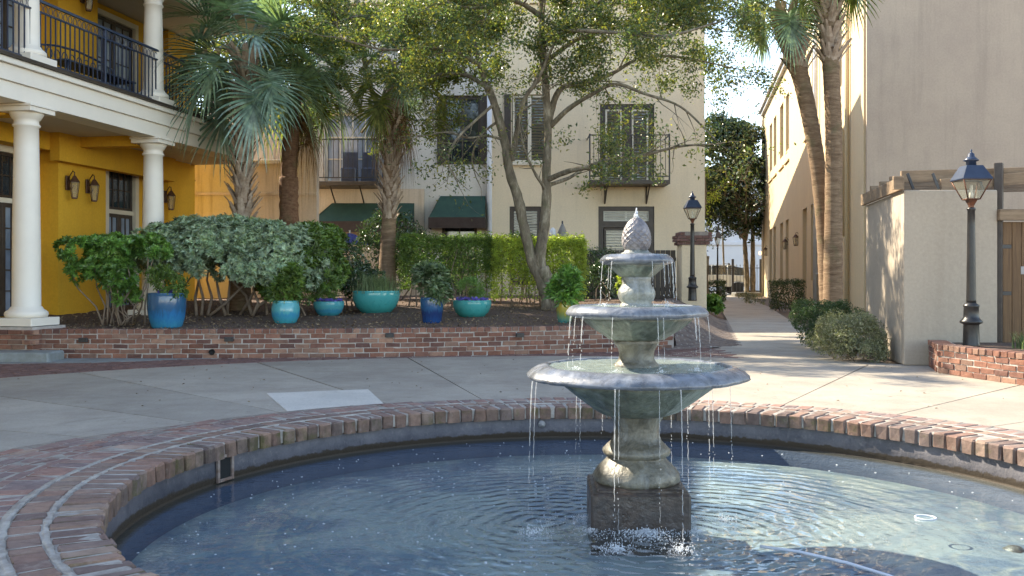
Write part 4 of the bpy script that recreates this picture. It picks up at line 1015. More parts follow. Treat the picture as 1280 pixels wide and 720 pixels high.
# ground floor doors and windows
def shutterwin(x0, x1, z0, z1, y, halves=2):
    w_ = (x1-x0)/halves
    for k in range(halves): window(mbld, x0+k*w_, x0+(k+1)*w_, z0, z1, y, M['white_trim'], M['glass'], 1, 1, .05, .02, .05, slats=M['shutter'])
x0, x1, z0, z1 = hr[0]; 
zt = zm(281)
MB().box(x0, x1, .04, .16, zt-.07, zt+.10).box(x0, x0+.14, .041, .16, z0, z1).box(x1-.14, x1, .041, .16, z0, z1).box(x0+.14, x1-.14, .042, .16, z1-.12, z1).box((x0+x1)/2-.03+.05,(x0+x1)/2+.17,.043,.16,z0,zt-.07).build('door_surround', M['darkwood'], mbld)
window(mbld, x0+.14, x1-.14, zt+.10, z1-.12, .08, M['white_slat'], M['glass'], 2, 1, .035, .05, .05, slats=M['white_slat'])
window(mbld, x0+.16, (x0+x1)/2+.0, z0+.02, zt-.09, .08, M['darkwood'], M['glass'], 1, 1, .06, .02, .05, slats=M['white_slat'], name='door')
window(mbld, (x0+x1)/2+.18, x1-.15, z0+.02, zt-.09, .08, M['darkwood'], M['glass'], 1, 1, .06, .02, .05, slats=M['white_slat'], name='door')
x0, x1, z0, z1 = hr[1]; window(mbld, x0, x1, z0, z1, .05, M['darkwood'], M['glass'], 1, 1, .12, .03, .08, slats=M['white_slat'])
# upper windows
x0, x1, z0, z1 = hr[2]; MB().box(x0,x1,.05,.15,z1-.12,z1).box((x0+x1)/2-.12,(x0+x1)/2+.12,.051,.15,z0,z1-.12).box(x0,x0+.14,.052,.15,z0,z1-.12).box(x1-.14,x1,.053,.15,z0,z1-.12).build('window_surround', M['darkwood'], mbld)
shutterwin(x0+.15, (x0+x1)/2-.13, z0+.02, z1-.13, .08, 1); shutterwin((x0+x1)/2+.13, x1-.15, z0+.02, z1-.13, .08, 1)
x0, x1, z0, z1 = hr[3]; shutterwin(x0+.02, x1-.02, z0+.02, z1-.02, .06, 2); MB().bevbox(x0-.05, x1+.05, -.08, -.001, z0-.08, z0, .01).build('window_sill', M['white_trim'], mbld)
sh = MB().bevbox(-.09, .09, -.05, -.002, zm(205), zm(118), .008)
for xx in (x0-.12,): sh.build('shutter', M['darkwood'], mbld).location = (xx, 0, 0)
x0, x1, z0, z1 = hl[0]; window(mbld, x0, x1, z0, z1, .2, M['darkwood'], M['glass'], 2, 3, .10, .04, .06)
for xx in (x0-.06, x1+.06): o = link('shutter', sh.mesh('shutter', M['darkwood']), mbld); o.location = (xx, .12, 0)
x0, x1, z0, z1 = hl[1]; window(mbld, x0, x1, z0, z1, .2, M['white_trim'], M['glass_door'], 4, 3, .06, .03, .06)
x0, x1, z0, z1 = hl[2]; window(mbld, x0, x1, z0, z1, .2, M['darkwood'], M['glass'], 2, 2, .08, .03, .06)
x0, x1, z0, z1 = hl[3]; window(mbld, x0, x1, z0, z1, .2, M['darkwood'], M['glass'], 2, 2, .08, .03, .06)
# balconies
def balcony(xa, xb, zf, ztop, dep, y0, posts=()):
    fr = MB().bevbox(xa, xb, -dep, y0, zf-.10, zf, .01)
    for x in (xa+.5, xb-.5): fr.tube([(x, y0, zf-.55),(x, -dep*.75, zf-.1)], .02, 5).tube([(x,y0-.02,zf-.55),(x,y0-.02,zf-.1)], .02, 5)
    b_ = fr.build('balcony', M['darkwood'], mbld)
    r = MB().bevbox(xa, xb, -dep, -dep+.03, ztop-.03, ztop, .004).bevbox(xa, xb, -dep, -dep+.03, zf+.08, zf+.11, .004)
    r.bevbox(xa, xa+.03, -dep+.03, y0, ztop-.03, ztop, .004).bevbox(xb-.03, xb, -dep+.03, y0, ztop-.03, ztop, .004)
    for x in (xa, xb-.04): r.bevbox(x, x+.04, -dep-.002, -dep+.04, zf, ztop+.02, .004)
    for x in posts: r.bevbox(x, x+.05, -dep-.002, -dep+.04, zf-.9, ztop+.02, .004)
    r.build('railing', M['black'], b_)
    bar = MB().box(-.008, .008, -.008, .008, zf+.11, ztop-.03).mesh('baluster', M['black'])
    n_ = int((xb-xa)/.12)
    for k in range(1, n_): o = link('baluster', bar, b_); o.location = (xa+(xb-xa)*k/n_, -dep+.015, 0)
balcony(xm(733), xm(831), zm(229), zm(174), .9, 0, ())
balcony(xm(396), xm(478), zm(231), zm(180), 1.0, .12)
m = MB()
for k in range(3): x = xm(430)+k*.55; m.bevbox(x, x+.42, -.6, -.2, zm(231), zm(231)+.40, .03).bevbox(x, x+.42, -.26, -.2, zm(231)+.4, zm(231)+.85, .02)
o = m.build('balcony_chairs', M['bluegrey']); o.location = (0, 26, 0); tag(o, 'dark blue chairs standing on the left iron balcony', 'chairs')
# awnings
def awning(xa, xb, ztop, zbot, dep, lab, Yw=26.1, skew=.35):
    t = thing('awning', lab, 'awning', (0, Yw, 0), 0, 'green canvas awnings')
    a, b = xa, xb; sg = zbot+.28
    vs = [(a+skew,0,ztop),(b,0,ztop),(b,-dep,sg),(a,-dep,sg),(a,0,sg)]
    m = MB(); n_ = 14; V = []
    for j in range(6):
        tz = j/5
        for i in range(n_+1):
            ti = i/n_; xx = (a+skew*(1-tz))+(b-(a+skew*(1-tz)))*ti
            V.append((xx, -dep*tz, ztop+(sg-ztop)*tz-.02*math.sin(math.pi*tz)+.006*math.sin(ti*44)))
    m.add(V, [(j*(n_+1)+i, j*(n_+1)+i+1, (j+1)*(n_+1)+i+1, (j+1)*(n_+1)+i) for j in range(5) for i in range(n_)])
    m.add([(a+skew,0,ztop),(a,-dep,sg),(a,0,sg)], [(0,1,2)]); m.add([(b,0,ztop),(b,-dep,sg),(b,0,sg)], [(0,2,1)])
    m.build('canopy', M['awning'], t)
    MB().box(a-.005, b+.005, -dep-.012, -dep, zbot, sg+.005).box(a-.012, a-.001, -dep, 0, zbot, sg).box(b+.001, b+.012, -dep, 0, zbot, sg).build('valance', M['awning_edge'], t)
    return t
awning(xm(389,25.2), xm(514,25.2), zm(251,26.1), zm(290,25.1), .95, 'wide green canvas awning under the left iron balcony', skew=.45)
awning(xm(536,25.3), xm(606,25.3), zm(245,26.1), zm(285,25.2), .85, 'small green canvas awning left of the white downpipe', skew=.25)
# garden wall behind the left shrubs
gw = thing('old_garden_wall', 'weathered peach garden wall with a stepped top behind the palms', 'garden wall', (0, 23, 0))
def x23(px): return (px-640)/F*23
def z23(py): return CAMZ-(py-HY)/F*23
MB().box(x23(180), x23(296), .0, .3, 0, z23(196)).build('ochre_panel', M['yellow_old'], gw)
MB().box(x23(296)+.002, x23(352), .0, .3, 0, z23(205)).build('wall', M['peach'], gw)
MB().bevbox(x23(296)+.01, x23(354), -.06, .34, z23(205)+.002, z23(200), .01).build('coping', M['white_trim'], gw)
MB().box(x23(354), x23(396), -.02, .28, 0, z23(110)).build('pillar', M['peach'], gw)
m = MB().bevbox(x23(180), x23(396), -.05, -.021, z23(244), z23(241), .005); m.build('ledge', M['peach'], gw)
m = MB().bevbox(x23(233), x23(290), -1.2, -.9, z23(209), z23(207)+.02, .005).tube([(x23(236),-.9,z23(209)),(x23(244),-1.05,z23(209)-.0),(x23(244),-.02,z23(226))], .018, 5); m.build('bracket', M['darkwood'], gw)
# peach block behind the garden wall, placed to keep sun off the awning
an = thing('peach_shade_annex', 'plain peach building block behind the stepped garden wall, placed to shade the awning', 'building', (0, 34, 0))
MB().box(-8.5, -5.36, -7, -1, 0, 5.9).build('wall', M['peach'], an); MB().bevbox(-8.6, -5.34, -7.1, -.9, 5.9, 6.05, .02).build('roof', M['gutter'], an)

# brick-capped pier, trellis fence, patio umbrellas
pr = thing('stucco_pier', 'square stucco pier with a corbelled brick cap beside the far lamp post', 'pier', P(864.5, 376, 22.0))
Wp = 34/F*22/2
MB().bevbox(-Wp+.03, Wp-.03, -Wp, Wp, -.5, 1.27, .01).build('shaft', M['cream'], pr)
S = brick_set(.2, .095, .06, M['brick_dark'], 4, .005, .004, 51)
MB().box(-Wp, Wp, -Wp-.02, Wp+.02, 1.272, 1.57).build('mortar_core', M['mortar_dark'], pr)
for k in range(4):
    ov = (.0, .05, .05, -.02)[k]
    for (rz) in (0, math.pi/2, -math.pi/2):
        for i in range(4):
            x = -.27+i*.18+(.04 if k%2 else -.02); q = Matrix.Rotation(rz, 3, 'Z') @ Vector((x, -(Wp+ov)+.02, 0)); o = link('brick', rnd.choice(S), pr); o.location = (q.x, q.y, 1.28+k*.072); o.rotation_euler = (0,0,rz); o.scale = (.86,1,1)
tf = thing('dark_fence', 'low dark timber fence between the hedge and the stucco pier', 'fence', P(727, 380, 22.3))
pk = MB().bevbox(-.055, .055, -.012, .012, 0, 1.25, .004).mesh('picket', M['darkwood'])
for k in range(19): o = link('picket', pk, tf); o.location = (k*.118, 0, 0)
MB().bevbox(-.05, 2.2, .014, .05, .3, .38, .005).bevbox(-.05, 2.2, .014, .05, 1.0, 1.08, .005).build('rail', M['darkwood'], tf)
def umbrella(px, py, Y, r, h, mat, lab, ns=8):
    p = P(px, py, Y); t = thing('patio_umbrella', lab, 'umbrella', (p.x, p.y, .6))
    H = p.z-.6; m = MB(); V = [(0,0,H)]; n_ = ns*2
    for k in range(1, 5):
        for i in range(n_):
            a = 2*math.pi*i/n_; rr = r*k/4*(1 if i%2==0 else .93); V.append((rr*math.cos(a), rr*math.sin(a), H-h*(k/4)**1.5-(.0 if i%2==0 else .02)))
    Fs = [(0,1+i,1+(i+1)%n_) for i in range(n_)]
    for k in range(3):
        for i in range(n_): j=(i+1)%n_; Fs.append((1+k*n_+i, 1+(k+1)*n_+i, 1+(k+1)*n_+j, 1+k*n_+j))
    m.add(V, Fs, False); m.build('canopy', mat, t); MB().tube([(0,0,0),(0,0,H+.06)], .02, 8).build('pole', M['white_trim'], t); return t
umbrella(437, 291, 22.5, .46, .27, M['umbrella'], 'open blue patio umbrella showing above the dark shrub')
t = thing('folded_umbrella', 'folded grey patio umbrella standing behind the hedge', 'umbrella', P(703, 345, 23))
MB().lathe([(.02,1.25),(.06,1.15),(.20,.72),(.19,.66),(.13,.4),(.05,.1)], 12, fn=lambda a,r,z: 1+.18*math.cos(6*a)).build('canopy', M['greycanvas'], t); MB().tube([(0,0,-.5),(0,0,1.32)], .02, 8).build('pole', M['black'], t)
t = thing('post_lantern', 'small blue and white garden lantern behind the hedge next to the folded umbrella', 'lantern', P(691, 345, 23))
MB().tube([(0,0,-.6),(0,0,.9)], .02, 8).build('post', M['black'], t); MB().lathe([(.05,.9),(.09,1.0),(.07,1.1),(.02,1.16)], 10).build('lamp', M['pipe'], t)

# ------------------------------------------------------------------ far end: fence, car, white house
wh = thing('white_house', 'long white house across the street at the far end of the path', 'building', (14, 76, 0))
MB().box(-6, 22, 0, 10, 0, 9.2).build('wall', M['farwhite'], wh)
MB().bevbox(-6.1, 22, -.12, -.001, 3.6, 3.85, .02).build('ledge', M['farwhite'], wh)
for x in (-3.4, 6.2, 9.5, 13): window(wh, x, x+1.4, .8, 3.2, -.06, M['pipe'], M['glass'], 2, 2, .08, .05, .05)
MB().bevbox(-6.4, 22, -.5, 10.4, 9.2, 9.5, .03).build('roof', M['gutter'], wh)
ff = thing('iron_fence', 'tall black iron fence and gate across the end of the path', 'fence', (10.9, 56.8, 0))
bar = MB().box(-.012, .012, -.012, .012, 0, 1.75).lathe([(.03,1.75),(.0,1.86)], 4, caps=False).mesh('bar', M['black'])
for k in range(21): o = link('bar', bar, ff); o.location = (-.2+k*.2, 0, 0)
MB().box(-.3, 3.9, -.015, .015, .2, .25).box(-.3, 3.9, -.016, .016, 1.6, 1.64).build('rail', M['black'], ff)
for xq in (2.1, 3.75): MB().box(xq, xq+.12, -.06, .06, 0, 2.15).build('post', M['black'], ff)
def car(loc, rz):
    t = thing('parked_car', 'pale cream estate car parked in the street behind the iron fence', 'car', loc, rz)
    # side outline, x along the car
    lo = [(-2.25,.42),(-2.28,.75),(-2.2,.98),(-1.35,1.05),(-.6,1.06),(.9,1.06),(2.05,1.0),(2.22,.85),(2.25,.42)]
    up = [(-1.25,1.05),(-.62,1.48),(-.2,1.56),(1.2,1.55),(1.75,1.42),(2.1,1.02)]
    def loft(outline, w0, w1, zref):
        m = MB(); n_ = len(outline); V = []
        for (wd) in (-1, 1):
            for (x, z) in outline: V.append((x, wd*(w0+(w1-w0)*max(0,(z-zref[0])/(zref[1]-zref[0]))), z))
        Fs = [tuple(range(n_)), tuple(range(2*n_-1, n_-1, -1))]+[(i, n_+i, n_+(i+1)%n_, (i+1)%n_) for i in range(n_)]
        return m.add(V, Fs)
    b_ = loft(lo[:1]+lo[1:]+[(1.85,.40),(1.75,.62),(1.45,.72),(1.15,.62),(1.05,.40),(-1.0,.40),(-1.1,.62),(-1.4,.72),(-1.7,.62),(-1.8,.40)], .88, .84, (.4,1.06)).build('body', M['car'], t)
    bv = b_.modifiers.new('b', 'BEVEL'); bv.width = .04; bv.segments = 2
    c_ = loft(up, .82, .64, (1.05,1.56)).build('cabin', M['carglass'], t); bv = c_.modifiers.new('b', 'BEVEL'); bv.width = .03
    m = MB().bevbox(-.5, 1.4, -.62, .62, 1.545, 1.60, .02)
    for x0,x1 in ((-.05,.03),(.85,.93)):
        for s in (-1,1): m.tube([(x0,s*.83,1.05),(x0+.05,s*.665,1.55)], .035, 4)
    m.build('roof', M['car'], t)
    m = MB()
    for x in (-.2, 1.0): m.bevbox(x-.03, x+.03, -.6, .6, 1.66, 1.69, .01).box(x-.05,x+.05,-.62,-.56,1.6,1.68).box(x-.05,x+.05,.56,.62,1.6,1.68)
    m.build('roof_rack', M['black'], t)
    ty = MB().lathe([(.20,-.10),(.31,-.10),(.33,-.06),(.33,.06),(.31,.10),(.20,.10)], 24, M=Matrix.Rotation(R(90),4,'X')).mesh('wheel', M['rubber'])
    ri = MB().lathe([(.21,-.085),(.19,-.095),(.05,-.07),(.04,-.09)], 16, M=Matrix.Rotation(R(90),4,'X')).lathe([(.21,.085),(.05,.09)], 16, M=Matrix.Rotation(R(90),4,'X')).mesh('rim', M['gutter'])
    for x in (-1.4, 1.45):
        for s in (-1, 1): wq = link('wheel', ty, t); wq.location = (x, s*.76, .33); r_ = link('rim', ri, wq)
    for s in (-.6,.6): MB().bevbox(2.2, 2.27, s-.15, s+.15, .75, .92, .02).build('tail_light', M['copper'], t); MB().bevbox(-2.3, -2.2, s-.18, s+.18, .7, .85, .02).build('headlight', M['pipe'], t)
    return t
car((12.5, 61.0, 0), R(2)).scale = (1.12, 1.12, 1.16)
bp = thing('tree_kerb', 'low stone planter kerb round the twin trunks at the path end', 'planter', (13.0, 53.2, 0)); MB().bevbox(-.75, .75, -.5, .5, 0, .24, .05).build('kerb', M['fount_brown'], bp)

# ------------------------------------------------------------------ fountain
ft = thing('tiered_fountain', 'three tiered wet stone fountain with a pineapple finial in the middle of the pool', 'fountain', (FC.x, FC.y, WZ))
def zf(py): return CAMZ-(py-HY)/222.-WZ      # height above the water at the fountain's depth
def oct_(k, rot, groove=.03, g=.12):
    # between a circle and an octagon, with a groove at each corner
    def fn(a, r, z):
        b = (a-rot) % (math.pi/4); d = abs(b-math.pi/8)
        o = math.cos(math.pi/8)/math.cos(min(b, math.pi/4-b)-math.pi/8) if False else math.cos(math.pi/8)/math.cos(b-math.pi/8)
        e = min(b, math.pi/4-b)
        return (1-k)+k*o - groove*math.exp(-(e/.035)**2)+.006*math.sin(7*a+31*z)*math.sin(3*a-40*r)+.003*math.sin(23*a+90*z)
    return fn
rot8 = R(22.5+9)
pb = MB().bevbox(-.267, .267, -.267, .267, -.33, .195, .012).bevbox(-.235,.235,-.235,.235,.195,.215,.01)
o = pb.build('plinth', M['fount_base'], ft); o.rotation_euler = (0,0,R(-2))
ped = [(.235,.21),(.245,.225),(.243,.255),(.225,.285),(.19,.32),(.165,.345),(.16,.355),(.185,.362),(.192,.38),(.188,.395),(.165,.42),(.142,.44),(.13,.47),(.125,.50),(.13,.54),(.145,.57),(.155,.585),(.16,.60),(.155,.615),(.15,.63)]
MB().lathe(ped, 96, fn=oct_(.35, rot8, .008)).build('pedestal', M['fount_brown'], ft)
def bowl(profile, name, mat, k=.6, gr=.022, n=160): return MB().lathe(profile, n, fn=oct_(k, rot8, gr), caps=True).build(name, mat, ft)
# lower bowl: outside from the foot up, over the lip, down inside
bowl([(.13,.585),(.19,.588),(.235,.605),(.32,.665),(.41,.735),(.475,.785)], 'lower_bowl', M['fount_bowl'], .75, -.010)
bowl([(.46,.775),(.55,.785),(.615,.790),(.63,.80),(.628,.812),(.60,.838),(.56,.858),(.53,.866),(.505,.862),(.49,.83),(.46,.815),(.10,.80)], 'lower_rim', M['fount_rim'], .40, .028)
st1 = [(.10,.83),(.125,.845),(.128,.865),(.112,.88),(.10,.90),(.098,.93),(.105,.955),(.118,.975),(.128,.985),(.13,.997),(.125,1.01)]
MB().lathe(st1, 96, fn=oct_(.4, rot8, .006)).build('lower_stem', M['fount_brown'], ft)
bowl([(.09,1.005),(.155,1.008),(.17,1.02),(.25,1.07),(.30,1.11),(.325,1.135)], 'middle_bowl', M['fount_bowl'], .95, -.012)
bowl([(.32,1.128),(.375,1.135),(.40,1.142),(.407,1.152),(.404,1.165),(.385,1.188),(.36,1.198),(.335,1.20),(.32,1.19),(.31,1.175),(.07,1.17)], 'middle_rim', M['fount_rim'], .6, .028)
st2 = [(.085,1.18),(.10,1.195),(.092,1.205),(.085,1.215),(.10,1.235),(.107,1.26),(.103,1.285),(.088,1.305),(.080,1.325),(.082,1.345),(.085,1.36)]
MB().lathe(st2, 96, fn=oct_(.4, rot8, .006)).build('upper_stem', M['fount'], ft)
bowl([(.07,1.355),(.092,1.36),(.11,1.375),(.15,1.41),(.165,1.43)], 'top_bowl', M['fount_bowl'], .9, -.012)
bowl([(.155,1.425),(.19,1.432),(.207,1.44),(.211,1.45),(.205,1.463),(.185,1.48),(.165,1.487),(.15,1.485),(.14,1.475),(.05,1.47)], 'top_rim', M['fount_rim'], .6, .028)
# pineapple finial with lattice ridges
fin = MB(); n = 96; prof = []; NP = 60; V = []; Fs = []
def pr_(t): return .005+.078*(math.sin(math.pi*min(1, (t*.94+.10))**.85)**.75) if t < 1 else .002
for j in range(NP+1):
    t = j/NP; r = .080*max(0.0, 1-abs((t-.30)/.70)**2.1)**.62 if t > .30 else .080*(1-((.30-t)/.30)**2*.28)
    r = max(r, .003)
    for i in range(n):
        a = 2*math.pi*i/n; u = a/(2*math.pi)*12; w_ = t*6.0
        d1 = abs(((u+w_) % 1)-.5); d2 = abs(((u-w_) % 1)-.5)
        rid = max(math.exp(-((.5-d1)/.085)**2), math.exp(-((.5-d2)/.085)**2))
        rr = r*(1+.055*rid-.03*(1-rid)); V.append((rr*math.cos(a), rr*math.sin(a), 1.505+.192*t))
for j in range(NP):
    for i in range(n): i2=(i+1)%n; Fs.append((j*n+i, j*n+i2, (j+1)*n+i2, (j+1)*n+i))
Fs.append(tuple(range(NP*n, (NP+1)*n))); fin.add(V, Fs, True)
fo = fin.build('pineapple_finial', M['cone'], ft)
MB().lathe([(.06,1.47),(.085,1.482),(.088,1.492),(.07,1.50),(.066,1.51)], 32).build('finial_collar', M['fount'], ft)
# water in the bowls
def disc(r, z, name='bowl_water', amp=.003):
    m = MB(); V = [(0,0,z)]; n_ = 72; K = 10
    for k in range(1, K+1):
        for i in range(n_): a = 2*math.pi*i/n_; V.append((r*k/K*math.cos(a), r*k/K*math.sin(a), z+rnd.uniform(-amp,amp)))
    Fs = [(0,1+i,1+(i+1)%n_) for i in range(n_)]
    for k in range(K-1):
        for i in range(n_): j=(i+1)%n_; Fs.append((1+k*n_+i, 1+(k+1)*n_+i, 1+(k+1)*n_+j, 1+k*n_+j))
    return m.add(V, Fs, True).build(name, M['bowlwater'], ft)
disc(.51, .856); disc(.325, 1.193); disc(.145, 1.480)
# falling water
def strand(x, y, z0, z1, vx, vy, r=.0035, frag=.25):
    m = MB(); H = z0-z1; T = math.sqrt(2*H/9.8); N = max(14, int(H/.012)); seg = []
    gap = .45
    for k in range(N+1):
        t = T*(k/N)**.75; zz = z0-4.9*t*t; fr_ = (z0-zz)/H
        wob = .003*math.sin(k*1.7+x*50)*fr_; p = (x+vx*t+wob, y+vy*t+wob*.5, zz)
        if fr_ > gap and rnd.random() < .4*frag+.22*fr_:
            if len(seg) > 1: m.tube([s[0] for s in seg], [s[1]*.85 for s in seg], 6)
            seg = []
            if rnd.random() < .8: 
                q = (p[0]+rnd.uniform(-.006,.006), p[1], p[2]); rr = rnd.uniform(.0018, .0036); m.lathe([(0.0004,-rr*1.6),(rr,0),(0.0004,rr*1.6)], 6, c=q)
        else: seg.append((p, r*(1.0-.5*fr_)*rnd.uniform(.65,1.25)))
    if len(seg) > 1: m.tube([s[0] for s in seg], [s[1] for s in seg], 6)
    o = m.build('water_strand', M['stream'], ft); tag(o, kind='stuff'); return o
def ringpt(R_, px, front=True):      # point on a rim circle of radius R_ that shows at column px
    dx = (px-640)/F; A = dx*dx+1; B = -2*(dx*FC.x+FC.y); C = FC.x**2+FC.y**2-R_**2; Dd = B*B-4*A*C
    if Dd < 0: Y = -B/(2*A)
    else: Y = (-B+(-1 if front else 1)*math.sqrt(Dd))/(2*A)
    return dx*Y-FC.x, Y-FC.y
for (px, fr_, r_) in ((754,1,.0035),(765,1,.0035),(762,0,.0025),(829,1,.0035),(834,1,.0025),(839,1,.005),(842,1,.003),(815,1,.002)):
    x, y = ringpt(.205, px, fr_); s = math.hypot(x, y); strand(x, y, 1.445, 1.19, .08*x/s, .08*y/s, r_)
for (px, fr_, r_) in ((714,1,.0042),(720,1,.0025),(729,1,.004),(766,1,.0025),(822,1,.003),(829,1,.0022),(868,1,.0045),(872,1,.0035),(884,1,.0025),(775,0,.0025)):
    x, y = ringpt(.405, px, fr_); s = math.hypot(x, y); strand(x, y, 1.145, .86, .09*x/s, .09*y/s, r_)
for (px, fr_, r_) in ((666,1,.0038),(671,1,.0025),(722,0,.003),(727,0,.003),(754,0,.003),(769,1,.004),(774,1,.0022),(838,0,.003),(851,1,.0035),(858,0,.0035),(884,0,.004),(889,0,.003),(911,0,.003),(824,1,.002)):
    x, y = ringpt(.625, px, fr_); s = math.hypot(x, y); strand(x, y, .795, .0, .07*x/s, .07*y/s, r_, .35)
# splashes
def splash(cx, cy, r, h, n, mat=M['foam'], ft_=ft, z=.0, s0=.0012, s1=.0038):
    m = MB()
    for k in range(n):
        a = rnd.uniform(0, 2*math.pi); d = r*abs(rnd.gauss(0, .5)); hh = abs(rnd.gauss(0, .4))*h*max(.1, 1-d/r/1.5); s = rnd.uniform(s0, s1)
        flat = .45 if hh < .01 else 1.3
        m.lathe([(s*.3,-s*flat),(s,0),(s*.3,s*flat)], 5, c=(cx+d*math.cos(a), cy+d*math.sin(a), z+max(hh, .002)))
    tag(m.build('splash', mat, ft_), kind='stuff')
for (px, n_, rr) in ((667,260,.12),(770,420,.12),(851,240,.12)): 
    x, y = ringpt(.68, px, 1); splash(x, y, rr, .05, n_)
splash(.02, -.33, .34, .03, 1300, s0=.0015, s1=.0045); splash(.47, -.05, .22, .02, 320, s0=.0012, s1=.0032); splash(-.5,-.1,.2,.02,160, s0=.0012, s1=.0032)
for (qx, qy) in ((-.28,-.28),(.28,-.28),(-.29,0),(.29,0),(0,-.29)): splash(qx, qy, .12, .02, 240, s0=.0015, s1=.004)
for (px, rr, z, cnt) in ((756,.205+.03,1.197,50),(835,.235,1.197,70),(720,.43,.862,60),(870,.43,.862,90),(770,.43,.862,40),(826,.43,.862,50)):
    x, y = ringpt(rr, px, 1); splash(x, y, .05, .025, cnt, z=z, s0=.0015, s1=.0035)
splash(0, 0, .15, .03, 160, z=.862, s0=.002, s1=.004); splash(0, 0, .12, .03, 100, z=1.198, s0=.002, s1=.004)
splash(0, 0, .016, .05, 130, z=1.69, s0=.0025, s1=.0055)
# specks of foam and bubbles drifting on the pool
m = MB()
for k in range(420):
    a = rnd.uniform(0, 2*math.pi); r = 2.6*math.sqrt(rnd.random()); x = r*math.cos(a); y = r*math.sin(a)
    if rnd.random() < .6 and x > -.2: continue
    s = rnd.uniform(.003, .009); m.lathe([(s*.9,0),(s,.001),(s*.4,.003)], 6, c=(x, y, WZ+.001), smooth=True)
tag(m.build('floating_specks', M['foam'], loc=(PC.x, PC.y, 0)), 'white specks of foam drifting on the pool water', 'foam', kind='stuff')

# ------------------------------------------------------------------ plants
def unit(a): return a/np.maximum(np.linalg.norm(a, axis=1, keepdims=True), 1e-9)
def leaf_quads(pts, nrm, size, aspect=.45, jitter=.6, droop=0., fold=.15, svar=.35):
    """one folded kite of four corners per point, facing roughly along nrm"""
    n = len(pts); nr = unit(nrm+rng.normal(0, jitter, (n,3))); rd = rng.normal(0, 1, (n,3)); rd[:,2] -= droop
    d = unit(rd-nr*np.sum(rd*nr, axis=1, keepdims=True)); s = np.cross(nr, d)
    L_ = size*(1+rng.uniform(-svar, svar, (n,1)))
    a = pts; b = pts+d*L_*.45+s*L_*aspect*.5+nr*L_*fold; c = pts+d*L_-nr*L_*fold*.5; e = pts+d*L_*.45-s*L_*aspect*.5+nr*L_*fold
    V = np.stack([a, b, c, e], 1).reshape(-1, 3); Fq = np.arange(4*n).reshape(n, 4)
    return V, Fq
def leaves_obj(name, pts, nrm, size, mat, parent=None, loc=None, **kw):
    V, Fq = leaf_quads(np.asarray(pts, float), np.asarray(nrm, float), size, **kw)
    return link(name, np_mesh(name, V, Fq, mat), parent, loc)
def rosettes(pts, nrm, size, k=7, aspect=.38, spread=.75):
    """k leaves fanned round every point, like a whorl at a twig tip"""
    n = len(pts); nr = unit(nrm); t = unit(np.cross(nr, rng.normal(0,1,(n,3)))); b = np.cross(nr, t); Vs = []
    for j in range(k):
        a = 2*math.pi*j/k+rng.uniform(-.3,.3,(n,1)); sp = spread*(1+rng.uniform(-.3,.3,(n,1)))
        d = unit(nr*(1-sp*.6)+(t*np.cos(a)+b*np.sin(a))*sp); s = unit(np.cross(nr, d)+1e-6); u = np.cross(d, s)
        L_ = size*(1+rng.uniform(-.3,.3,(n,1)))
        Vs.append(np.stack([pts, pts+d*L_*.55+s*L_*aspect*.5+u*L_*.06, pts+d*L_-u*L_*.08, pts+d*L_*.55-s*L_*aspect*.5+u*L_*.06], 1))
    V = np.concatenate(Vs, 0).reshape(-1,3); return V, np.arange(len(V)).reshape(-1,4)
def blob_points(blobs, n, lump=.28, nl=26, shell=.25, up=None, zmin=None):
    """points and outward normals over lumpy clumps set round each ellipsoid"""
    P_ = []; N_ = []; wts = np.array([b[3]*b[4]+b[3]*b[5]+b[4]*b[5] for b in blobs]); wts = wts/wts.sum()
    for b, w_ in zip(blobs, wts):
        c = np.array(b[:3]); r = np.array(b[3:6]); m = int(n*w_)
        dirs = unit(rng.normal(0,1,(nl,3))); dirs[:,2] = np.where(dirs[:,2] < -.5, -dirs[:,2], dirs[:,2])
        cc = c+dirs*r*rng.uniform(.62,.85,(nl,1)); rr = lump*rng.uniform(.7,1.3,nl)*min(r)*1.6
        idx = rng.integers(0, nl, m); dd = unit(rng.normal(0,1,(m,3))); out = dirs[idx]
        dd = np.where(np.sum(dd*out,1,keepdims=True) < -.2, -dd, dd)
        p = cc[idx]+dd*(rr[idx][:,None])*(1-shell*rng.random((m,1))**1.5); P_.append(p); N_.append(unit(dd+out*.4))
    P_ = np.concatenate(P_); N_ = np.concatenate(N_)
    if zmin is not None: k = P_[:,2] > zmin+rng.uniform(-.04,.08,len(P_)); P_, N_ = P_[k], N_[k]
    return P_, N_
def stems(parent, base, tops, r0, mat, name='stems', bend=.15):
    m = MB()
    for (b, t) in tops:
        b = Vector(b); t = Vector(t); mid = b.lerp(t, .5)+Vector((rnd.uniform(-bend,bend), rnd.uniform(-bend,bend), 0))
        q = b.lerp(t,.25)+Vector((rnd.uniform(-bend,bend)*.5, rnd.uniform(-bend,bend)*.5, 0))
        m.tube([b, q, mid, t], [r0, r0*.85, r0*.65, r0*.35], 6, jit=.1)
    return m.build(name, mat, parent)
